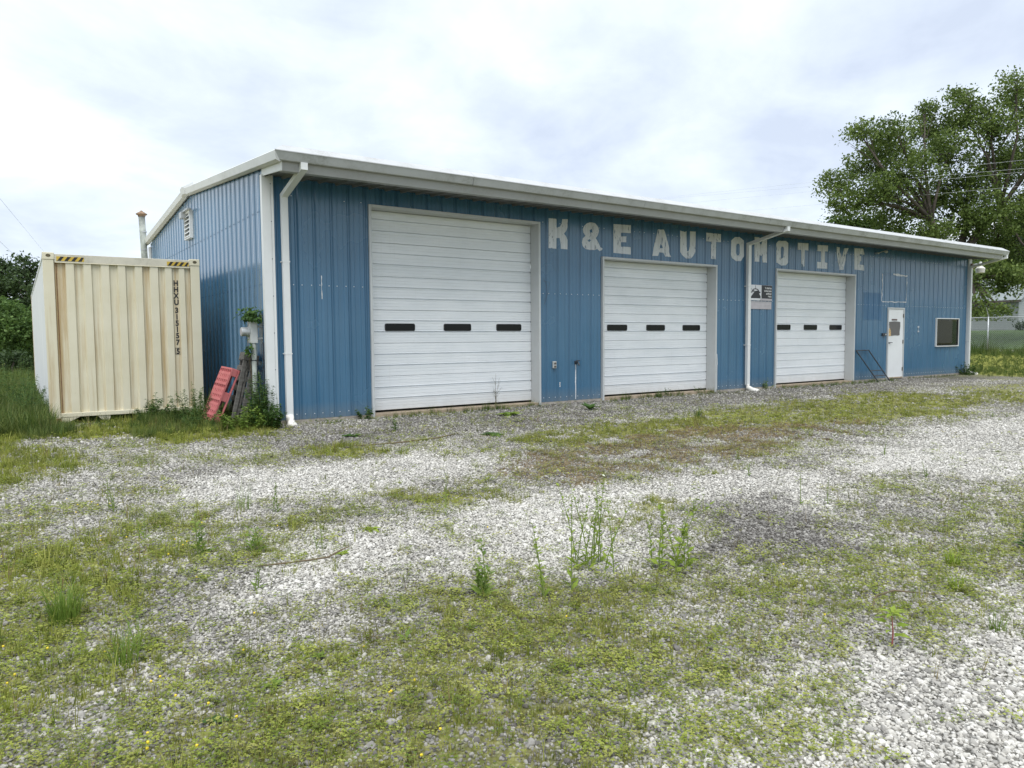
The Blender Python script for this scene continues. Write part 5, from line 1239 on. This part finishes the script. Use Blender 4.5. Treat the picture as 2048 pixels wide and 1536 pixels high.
# pink-stemmed plant
t = thing('pink_stemmed_plant', 'small plant with a pink stem and a star of lime leaves at lower right', 'weed', ground_at(-0.08, -10.29))
mb = MB(); mb.tube([(0, 0, -0.01), (0.006, 0, 0.07), (0, 0.004, 0.15)], [0.0042, 0.0036, 0.0022], 7); mb.build('stem', MT['stem_pink'], t)
pb = PB(5)
for i in range(11):
    a = i*2.4; pb.leaf((0, 0.004, 0.15+0.002*i), (math.cos(a), math.sin(a), 0.25+0.05*i), 0.085, 0.026, 0.7, 0.0)
for i in range(8):
    a = i*2.4; z = 0.03+0.012*i; mb = MB(); e_ = Vector((math.cos(a)*0.06, math.sin(a)*0.06, z+0.03)); pb.leaf(e_*0.4+Vector((0, 0, z*0.6)), (math.cos(a), math.sin(a), 0.5), 0.07, 0.03, 0.8)
pb.build('leaves', lime, t)
rosette('broad-leaved dock weed growing by the middle door', 5.73, -1.33, 0.34, 11, dweed, 21, 0.34, 'dock_weed', 1.1)
rosette('yellow-green rosette on the white gravel left of the weed stalks', -1.26, -6.86, 0.11, 8, lime, 22, 0.42, 'rosette_weed', 0.4)
rosette('small rosette at the tip of the brown twig', -1.68, -7.33, 0.075, 6, lime, 23, 0.6, 'rosette_weed', 0.5)
rosette('light seedling in the lower left gravel, upper of three', -2.38, -8.81, 0.06, 7, weed, 24, 0.45, 'seedling', 0.9)
rosette('broader seedling in the lower left gravel, middle of three', -2.64, -8.96, 0.07, 6, weed, 25, 0.4, 'seedling', 0.6)
rosette('leafy seedling beside yellow flowers in the lower left gravel', -2.91, -9.12, 0.075, 7, dweed, 26, 0.42, 'seedling', 0.6)
rosette('upright lance-leaved seedling in the clover at lower centre', -1.95, -8.85, 0.09, 5, weed, 27, 0.22, 'seedling', 1.4)
rosette('narrow-leaved seedling right of the lance-leaved one', -1.62, -8.93, 0.07, 5, weed, 28, 0.25, 'seedling', 1.4)
rosette('low leafy weed in the gravel before the middle pier', 2.33, -3.1, 0.26, 9, dweed, 29, 0.4, 'ground_weed', 0.4)
rosette('round green weed below the tall door', 3.9, -1.25, 0.30, 12, weed, 30, 0.45, 'ground_weed', 0.5)
rosette('dark ground weed in front of the downspout shoe', 0.55, -2.1, 0.22, 10, dweed, 31, 0.3, 'ground_weed', 0.6)
grass_tuft('large bright green grass tuft near the left edge', -3.33, -7.59, 0.24, 150, MT['leaf_weed'], 41, 0.07, 0.006)
grass_tuft('grass tuft in the lower left below the large bright one', -3.14, -8.35, 0.18, 60, MT['leaf_weed'], 42, 0.06, 0.005)
grass_tuft('spiky light tuft right of the dark gravel patch, upper one', 1.49, -9.86, 0.12, 60, lime, 43, 0.05, 0.007, lean=1.6)
grass_tuft('spiky light tuft right of the dark gravel patch, lower one', 1.03, -10.09, 0.10, 50, lime, 44, 0.05, 0.007, lean=1.6)
grass_tuft('small tuft at the border of the bright white gravel', 0.54, -10.5, 0.10, 40, MT['leaf_weed'], 45, 0.04, 0.004)
grass_tuft('thin tall grass on the pale gravel left of centre', -1.9, -5.6, 0.3, 26, MT['leaf_weed'], 46, 0.08, 0.004, lean=0.7)
grass_tuft('grass tuft in front of the middle overhead door', 6.49, -3.36, 0.24, 40, dweed, 47, 0.05, 0.008)
# weeds round the corner, the meter and the container
weed_bush('tall dark weed growing up the blue corner beside the meter pipe', -0.16, -0.08, 1.0, 0.28, 2000, dweed, 71, 0.085, 0.032, nst=32, lean=0.30)
weed_bush('light green leafy weed in front of the pallets', -0.50, -0.35, 0.46, 0.36, 1300, weed, 72, 0.09, 0.032, nst=26)
weed_bush('dark bushy weed at the foot of the white corner trim', -0.12, -0.36, 0.52, 0.30, 1400, dweed, 73, 0.09, 0.036, nst=26)
weed_bush('tall weed at the right foot of the container', -0.85, 1.25, 0.80, 0.45, 1500, dweed, 74, 0.08, 0.028, nst=34)
weed_bush('weed with broad leaves below the middle of the container', -1.45, 1.75, 0.55, 0.42, 900, dweed, 75, 0.085, 0.04, nst=20)
weed_bush('feathery weed left of the red pallet', -1.0, 0.40, 0.46, 0.32, 1000, dweed, 76, 0.07, 0.018, nst=24)
weed_bush('tall weed standing at the left front corner of the container', -3.2, 2.7, 0.85, 0.40, 1200, dweed, 77, 0.07, 0.02, nst=30)
weed_bush('weed patch along the left side of the container', -3.35, 4.6, 1.2, 0.55, 1500, dweed, 78, 0.09, 0.025, nst=34)
weed_bush('low dark weed at the left front foot of the container', -3.15, 1.65, 0.40, 0.35, 800, dweed, 79, 0.07, 0.022, nst=20)
weed_bush('dark green weed at the far right foot of the building', 23.95, -0.3, 0.5, 0.4, 500, dweed, 80, 0.1, 0.05, nst=14)
weed_bush('small weed at the left edge of the tall door', 1.62, -0.12, 0.32, 0.16, 160, dweed, 81, 0.07, 0.04, nst=8)
weed_bush('creeping weed along the wall right of the first downspout', 0.95, -0.12, 0.14, 0.28, 160, dweed, 82, 0.06, 0.02, nst=10, lean=1.0)
weed_bush('small weed at the foot of the middle door', 9.1, -0.05, 0.26, 0.22, 200, dweed, 83, 0.06, 0.03, nst=10)
weed_bush('weed below the sign at the left of the third door', 12.95, -0.1, 0.36, 0.16, 130, weed, 84, 0.07, 0.035, nst=7)
weed_bush('small dark weed at the right end of the middle door', 10.4, 0.0, 0.28, 0.2, 140, dweed, 85, 0.06, 0.02, nst=8)
weed_bush('weed sprig growing out beside the white corner trim', 0.05, -0.20, 0.62, 0.10, 60, dweed, 86, 0.05, 0.014, nst=4, lean=0.8)
# vine on the meter
t = thing('climbing_vine', 'green climbing vine covering the top of the electric meter', 'vine', (0, 0.25, 0)); pb = PB(91); mb = MB(); rd = random.Random(91)
for i in range(260):
    a = rd.uniform(-1, 1); p = Vector((-0.15+rd.gauss(0, .07), 0.04+0.19*a, 1.69+0.19*(1-a*a)*rd.random()-0.03*abs(a)+rd.gauss(0, .012)))
    q = rd.uniform(0, 6.28); pb.leaf(p, (-0.5+0.6*math.cos(q), 0.8*math.sin(q)-0.3, rd.uniform(-0.7, 0.2)), rd.uniform(0.05, 0.085), rd.uniform(0.045, 0.07), 0.5)
for i in range(36):
    p = Vector((-0.24+rd.gauss(0, .03), -0.02+rd.gauss(0, .05), 1.17+rd.gauss(0, .05))); q = rd.uniform(0, 6.28); pb.leaf(p, (-0.5+math.cos(q), math.sin(q)-0.5, rd.uniform(-0.9, 0.1)), rd.uniform(0.05, 0.09), rd.uniform(0.04, 0.065), 0.6)
for i in range(16):
    p = Vector((-0.255, -0.13+0.02*i, 1.33+0.012*i+rd.gauss(0, .02))); pb.leaf(p, (-0.6, rd.uniform(-1, 1), rd.uniform(-.6, .6)), 0.03, 0.022, 0.4)
mb.tube([(-0.12, 0.10, 0.0), (-0.17, 0.06, 0.5), (-0.22, 0.02, 1.0), (-0.25, -0.02, 1.25), (-0.26, 0.02, 1.45), (-0.2, 0.05, 1.7), (-0.1, 0.0, 1.78)], 0.006, 5)
mb.build('stem', MT['stem_brown'], t); pb.build('leaves', dweed, t)
# fallen twigs
def twig(label, pts, r_=0.006):
    mb = MB(); mb.tube([(x, y, float(gz(x, y))+z) for x, y, z in pts], [r_*0.6]+[r_]*(len(pts)-2)+[r_*0.5], 6); tag(mb.build('fallen_twig', MT['stem_brown'], None), label, 'twig')
twig('long brown twig lying on the gravel left of centre', [(-2.25, -7.26, .012), (-2.07, -7.33, .02), (-1.92, -7.36, .02), (-1.8, -7.39, .025), (-1.7, -7.37, .05), (-1.64, -7.36, .06)])
twig('thin dark twig lying in the moss at right behind the pink-stemmed plant', [(0.30, -9.98, .01), (0.45, -9.92, .03), (0.62, -9.93, .03), (0.8, -10.08, .015)], 0.005)
twig('curved brown twig on the gravel in front of the building', [(0.2, -3.0, .015), (0.8, -3.1, .02), (1.4, -3.0, .02), (2.0, -2.7, .015)], 0.01)

# ================================================================== gravel and ground cover (instanced)
PROTO = bpy.data.collections
def proto_collection(name, meshes):
    c = bpy.data.collections.new(name)
    for i, me in enumerate(meshes):
        o = bpy.data.objects.new('%s_%02d' % (name, i), me); c.objects.link(o)
    return c
def scatter(name, pts, rot, scl, idx, tone, coll, label, cat):
    me = bpy.data.meshes.new(name); n = len(pts); me.vertices.add(n); me.vertices.foreach_set('co', pts.astype(np.float32).ravel())
    for an, ty, arr in (('rot', 'FLOAT_VECTOR', rot), ('scl', 'FLOAT_VECTOR', scl), ('idx', 'INT', idx), ('tone', 'FLOAT', tone)):
        a = me.attributes.new(an, ty, 'POINT'); a.data.foreach_set('vector' if ty == 'FLOAT_VECTOR' else 'value', np.ascontiguousarray(arr, dtype=np.int32 if ty == 'INT' else np.float32).ravel())
    me.update(); o = bpy.data.objects.new(name, me); COL.objects.link(o)
    g = bpy.data.node_groups.new(name, 'GeometryNodeTree')
    g.interface.new_socket('Geometry', in_out='INPUT', socket_type='NodeSocketGeometry'); g.interface.new_socket('Geometry', in_out='OUTPUT', socket_type='NodeSocketGeometry')
    N = g.nodes.new; gi, go = N('NodeGroupInput'), N('NodeGroupOutput'); ip = N('GeometryNodeInstanceOnPoints'); ci = N('GeometryNodeCollectionInfo')
    ci.inputs['Collection'].default_value = coll; ci.inputs['Separate Children'].default_value = True; ci.inputs['Reset Children'].default_value = True
    def na(nm, ty):
        a = N('GeometryNodeInputNamedAttribute'); a.data_type = ty; a.inputs['Name'].default_value = nm; return a.outputs['Attribute']
    lk = g.links.new
    lk(gi.outputs[0], ip.inputs['Points']); lk(ci.outputs[0], ip.inputs['Instance']); ip.inputs['Pick Instance'].default_value = True
    lk(na('idx', 'INT'), ip.inputs['Instance Index']); lk(na('scl', 'FLOAT_VECTOR'), ip.inputs['Scale'])
    er = N('FunctionNodeEulerToRotation'); lk(na('rot', 'FLOAT_VECTOR'), er.inputs[0]); lk(er.outputs[0], ip.inputs['Rotation'])
    lk(ip.outputs[0], go.inputs[0])
    md = o.modifiers.new('scatter', 'NODES'); md.node_group = g
    tag(o, label, cat, kind='stuff'); return o

# prototypes
stones = []
for k in range(9):
    bm = bmesh.new(); bmesh.ops.create_icosphere(bm, subdivisions=2, radius=1.0); rr_ = random.Random(k)
    planes = [(Vector((rr_.gauss(0, 1), rr_.gauss(0, 1), rr_.gauss(0, 1))).normalized(), rr_.uniform(0.55, 0.9)) for _ in range(11)]
    sx, sy, sz = rr_.uniform(0.8, 1.25), rr_.uniform(0.7, 1.0), rr_.uniform(0.55, 0.8)
    for v in bm.verts:
        d = v.co.normalized(); r_ = 1.0
        for n_, h_ in planes:
            c = d.dot(n_)
            if c > 0.05: r_ = min(r_, h_/c)
        v.co = Vector((d.x*r_*sx, d.y*r_*sy, d.z*r_*sz))
    me = bpy.data.meshes.new('stone'); bm.to_mesh(me); bm.free(); me.materials.append(MT['stone']); stones.append(me)
clovers = []
for k in range(7):
    pb = PB(200+k); rd = pb.r
    for i in range(15):
        a, rr_ = rd.uniform(0, 6.28), 0.047*math.sqrt(rd.random()); c = Vector((rr_*math.cos(a), rr_*math.sin(a), rd.uniform(0.006, 0.032))); ls = rd.uniform(0.005, 0.0098); a0 = rd.uniform(0, 6.28)
        for j in range(3):
            aa = a0+j*2.094; pb.leaf(c, (math.cos(aa), math.sin(aa), rd.uniform(-0.05, 0.5)), ls, ls*0.85, 0.2, rd.uniform(-.3, .3))
    clovers.append(pb.mesh('clover', MT['clover']))
def tuftmesh(seed, n, spread, w, lean, mat, seg=3):
    pb = PB(seed); rd = pb.r
    for i in range(n):
        a = rd.uniform(0, 6.28); rr_ = spread*math.sqrt(rd.random()); pb.blade((rr_*math.cos(a), rr_*math.sin(a), -0.03), a+rd.gauss(0, .8), rd.uniform(0.45, 1.1), lean*rd.uniform(0.2, 1.3), w*rd.uniform(0.6, 1.2), seg)
    return pb.mesh('grass', mat)
tufts = [tuftmesh(300+k, 15, 0.42, 0.055, 0.8, MT['grass']) for k in range(6)]
wisps = [tuftmesh(320+k, 4, 0.12, 0.022, 0.6, MT['grass']) for k in range(5)]
talls = [tuftmesh(340+k, 22, 0.30, 0.030, 0.75, MT['tallgrass'], 4) for k in range(6)]
cS, cC, cT, cW_, cTall = (proto_collection(n, m_) for n, m_ in (('gravel_kinds', stones), ('clover_kinds', clovers), ('tuft_kinds', tufts), ('wisp_kinds', wisps), ('tall_kinds', talls)))

YAW = 0.605748827
def polar(n, r0, r1, half=R(50)):
    r_ = np.sqrt(rng.random(n)*(r1*r1-r0*r0)+r0*r0); a = YAW+rng.uniform(-half, half, n)
    return CAM[0]+r_*np.sin(a), CAM[1]+r_*np.cos(a), r_
def outside(x, y, m=0.0):
    ins = (x > -m) & (y > -m) & (x < LEN+m) & (y < DEP+m)
    return ~ins
def ring(dens, r0, r1, half=R(50)):
    n = int(dens*half*(r1*r1-r0*r0)); x, y, r_ = polar(n, r0, r1, half); k = outside(x, y, 0.01); return x[k], y[k], r_[k]
def rots(n, tilt): return np.stack([rng.normal(0, tilt, n), rng.normal(0, tilt, n), rng.uniform(0, 6.283, n)], 1)

# stones
X, Y, S, T = [], [], [], []
for dens, r0, r1, sz in ((6200, 1.5, 4.5, 0.0072), (4300, 4.5, 7.0, 0.0080), (2500, 7.0, 11.0, 0.0090), (950, 11.0, 17.0, 0.0116), (200, 17.0, 27.0, 0.017)):
    x, y, r_ = ring(dens, r0, r1); c = cover(x, y)
    keep = 1-0.85*np.maximum(np.maximum(c['grass'], c['olive']*0.9), np.maximum(c['brown']*0.75, c['clover']*0.30)); keep *= np.clip(1-1.15*c['field'], 0, 1)
    k = rng.random(len(x)) < keep; x, y, r_ = x[k], y[k], r_[k]; c = {q: v[k] for q, v in c.items()}
    s = sz*np.exp(rng.normal(0, 0.36, len(x)))*(1+0.12*zone(x, y, 'W4', 0.4)); big_ = rng.random(len(x)) < 0.010; s[big_] *= 1.7; s = np.minimum(s, 0.026)
    t_ = 0.52+0.24*c['white']-0.42*c['dark']-0.08*c['clover']-0.20*c['olive']-0.30*c['brown']-0.12*c['grass']+0.25*(fbm(x*1.1, y*1.1, 77)-0.5)
    X.append(x); Y.append(y); S.append(s); T.append(t_)
x, y, s, t_ = map(np.concatenate, (X, Y, S, T)); n = len(x)
scatter('gravel', np.stack([x, y, gz(x, y)+s*rng.uniform(0.05, 0.45, n)], 1), rots(n, 0.35), np.repeat(s[:, None], 3, 1), rng.integers(0, 9, n), t_, cS, 'loose white and grey gravel stones covering the lot', 'gravel')
NST = n
# clover and low leafy ground cover
X, Y, S, T = [], [], [], []
for dens, r0, r1, sc1 in ((720, 1.5, 4.5, 0.92), (470, 4.5, 7.0, 1.08), (170, 7.0, 11.0, 1.4), (60, 11, 16, 1.9)):
    x, y, r_ = ring(dens, r0, r1); c = cover(x, y); w_ = np.clip(c['clover']*1.05*(0.35+1.3*smooth((fbm(x*3.3, y*3.3, 88, 3)-0.33)/0.3)), 0, 1); w_ = np.maximum(w_, 0.02)
    k = rng.random(len(x)) < w_; x, y = x[k], y[k]
    X.append(x); Y.append(y); S.append(sc1*rng.uniform(0.6, 1.35, len(x))); T.append(np.clip(0.92+0.25*rng.normal(size=len(x))-0.5*c['brown'][k], 0, 1))
x, y, s, t_ = map(np.concatenate, (X, Y, S, T)); n = len(x)
scatter('clover_cover', np.stack([x, y, gz(x, y)+0.006], 1), rots(n, 0.1), np.repeat(s[:, None], 3, 1), rng.integers(0, 7, n), t_, cC, 'low clover and leafy ground cover spreading through the gravel', 'ground cover')
NCL = n
# short grass and moss, olive, brown and green
X, Y, S, T = [], [], [], []
for dens, r0, r1, sc1 in ((420, 1.5, 5, 1.0), (380, 5, 8, 1.05), (300, 8, 13, 1.2), (120, 13, 22, 1.6)):
    x, y, r_ = ring(dens, r0, r1); c = cover(x, y); nn = fbm(x*2.2, y*2.2, 99, 3)
    w_ = np.maximum(np.maximum(c['olive'], c['brown']*0.9), np.maximum(c['grass']*0.8, c['clover']*0.12)); w_ = np.where(c['field'] > 0.6, 0, w_)
    k = rng.random(len(x)) < w_*(0.5+0.8*smooth((nn-0.3)/0.3)); x, y = x[k], y[k]; c = {q: v[k] for q, v in c.items()}
    h_ = np.where(c['grass'] > 0.4, 0.068, np.where(c['brown'] > 0.45, 0.030, 0.045))*np.exp(rng.normal(0, 0.3, len(x)))
    tn = np.clip(np.where(c['brown'] > 0.4, 0.12, np.where(c['olive'] > 0.4, 0.80, 0.95))+rng.normal(0, 0.16, len(x)), 0, 1)
    X.append(x); Y.append(y); S.append(np.stack([sc1*np.maximum(h_, .06), sc1*np.maximum(h_, .06), h_*min(sc1, 1.25)], 1)); T.append(tn)
x, y, s, t_ = map(np.concatenate, (X, Y, S, T)); n = len(x)
scatter('short_grass', np.stack([x, y, gz(x, y)], 1), rots(n, 0.1), s, rng.integers(0, 6, n), t_, cT, 'short olive and brown grass growing over the gravel', 'grass')
NSG = n
# thin single stalks everywhere
X, Y, S, T = [], [], [], []
for dens, r0, r1, sc1 in ((75, 1.5, 5, 1.0), (50, 5, 9, 1.1), (22, 9, 16, 1.3)):
    x, y, r_ = ring(dens, r0, r1); c = cover(x, y); w_ = np.clip(0.10+0.8*np.maximum(c['clover'], np.maximum(c['olive']*.6, c['grass']))-0.35*c['white'], 0.02, 1)
    k = rng.random(len(x)) < w_; x, y = x[k], y[k]; X.append(x); Y.append(y); S.append(sc1*rng.uniform(0.05, 0.17, len(x))*(1+0.5*c['grass'][k])); T.append(np.where(rng.random(len(x)) < 0.27, 0.1, np.clip(rng.normal(0.85, 0.2, len(x)), 0, 1)))
x, y, s, t_ = map(np.concatenate, (X, Y, S, T)); n = len(x)
scatter('grass_wisps', np.stack([x, y, gz(x, y)], 1), rots(n, 0.12), np.repeat(s[:, None], 3, 1), rng.integers(0, 5, n), t_, cW_, 'thin grass stalks sprouting between the stones', 'grass')
# long grass: the fields at both sides, round the container
X, Y, S, T = [], [], [], []
def addtall(x, y, h):
    X.append(x); Y.append(y); S.append(h); T.append(np.clip(rng.normal(0.97, 0.12, len(x)), 0.4, 1))
for dens, r0, r1, hh in ((110, 6, 14, 0.16), (70, 14, 24, 0.20), (42, 24, 46, 0.26)):
    x, y, r_ = ring(dens, r0, r1, R(46)); c = cover(x, y); k = (rng.random(len(x)) < c['field']*(0.4+0.9*fbm(x*.7, y*.7, 13))) & ~((x > 38.6) & (x < 42.8)) & ~((x > -3.0) & (x < -0.4) & (y > 2.3) & (y < 16)) & (x < 58)
    x, y = x[k], y[k]; addtall(x, y, hh*np.exp(rng.normal(0, 0.35, len(x)))*np.where(x > 43, 0.35, np.where(x > 20, 0.5+0.6*smooth((x-33)/4), 1.0)))
def band(n, x0, x1, y0, y1, h0, h1):
    x = rng.uniform(x0, x1, n); y = rng.uniform(y0, y1, n); k = outside(x, y, 0.02); x, y = x[k], y[k]; addtall(x, y, rng.uniform(h0, h1, len(x)))
band(500, -1.7, 0.0, 0.9, 2.25, 0.10, 0.30); band(420, -2.9, -1.7, 1.2, 2.3, 0.03, 0.10); band(420, -2.0, 0.05, -0.5, 1.1, 0.07, 0.22); band(500, -4.2, -2.95, 1.0, 4.0, 0.15, 0.5); band(900, -4.2, -3.0, 3.5, 14, 0.2, 0.55); band(260, -0.5, -0.05, 0.4, 4.0, 0.12, 0.4)
band(200, -3.4, -2.7, 0.4, 1.8, 0.10, 0.28); band(200, -2.9, -0.4, 2.3, 2.9, 0.1, 0.25)
band(70, 1.9, 5.4, -0.35, -0.02, 0.06, 0.2); band(60, 7.3, 10.9, -0.35, -0.02, 0.06, 0.22); band(170, 13.3, 18.6, -0.6, -0.02, 0.05, 0.16); band(60, 20, 24, -0.3, -0.02, 0.04, 0.12)
x, y, s, t_ = map(np.concatenate, (X, Y, S, T)); n = len(x)
scatter('long_grass', np.stack([x, y, gz(x, y)], 1), rots(n, 0.1), np.repeat(s[:, None], 3, 1), rng.integers(0, 6, n), t_, cTall, 'long green grass round the container and across the fields', 'grass')
NLG = n
# tiny yellow flowers
x, y, r_ = ring(40, 2.0, 8.0); c = cover(x, y); k = rng.random(len(x)) < 0.75*smooth((-1.9-x)/1.2)*np.clip(c['grass']+c['clover'], 0, 1)*smooth((fbm(x*2, y*2, 5)-0.42)/0.15)+0.02*c['clover']; x, y = x[k], y[k]; n = len(x)
bm = bmesh.new(); bmesh.ops.create_icosphere(bm, subdivisions=1, radius=0.0065); me = bpy.data.meshes.new('flower_head'); bm.to_mesh(me); bm.free(); me.materials.append(MT['flower'])
scatter('yellow_flowers', np.stack([x, y, gz(x, y)+rng.uniform(0.02, 0.06, n)], 1), rots(n, 0.1), np.ones((n, 3)), np.zeros(n), np.ones(n), proto_collection('flower_kinds', [me]), 'tiny yellow clover flowers scattered in the left grass', 'flowers')
print('COUNTS stones %d clover %d short %d long %d' % (NST, NCL, NSG, NLG))
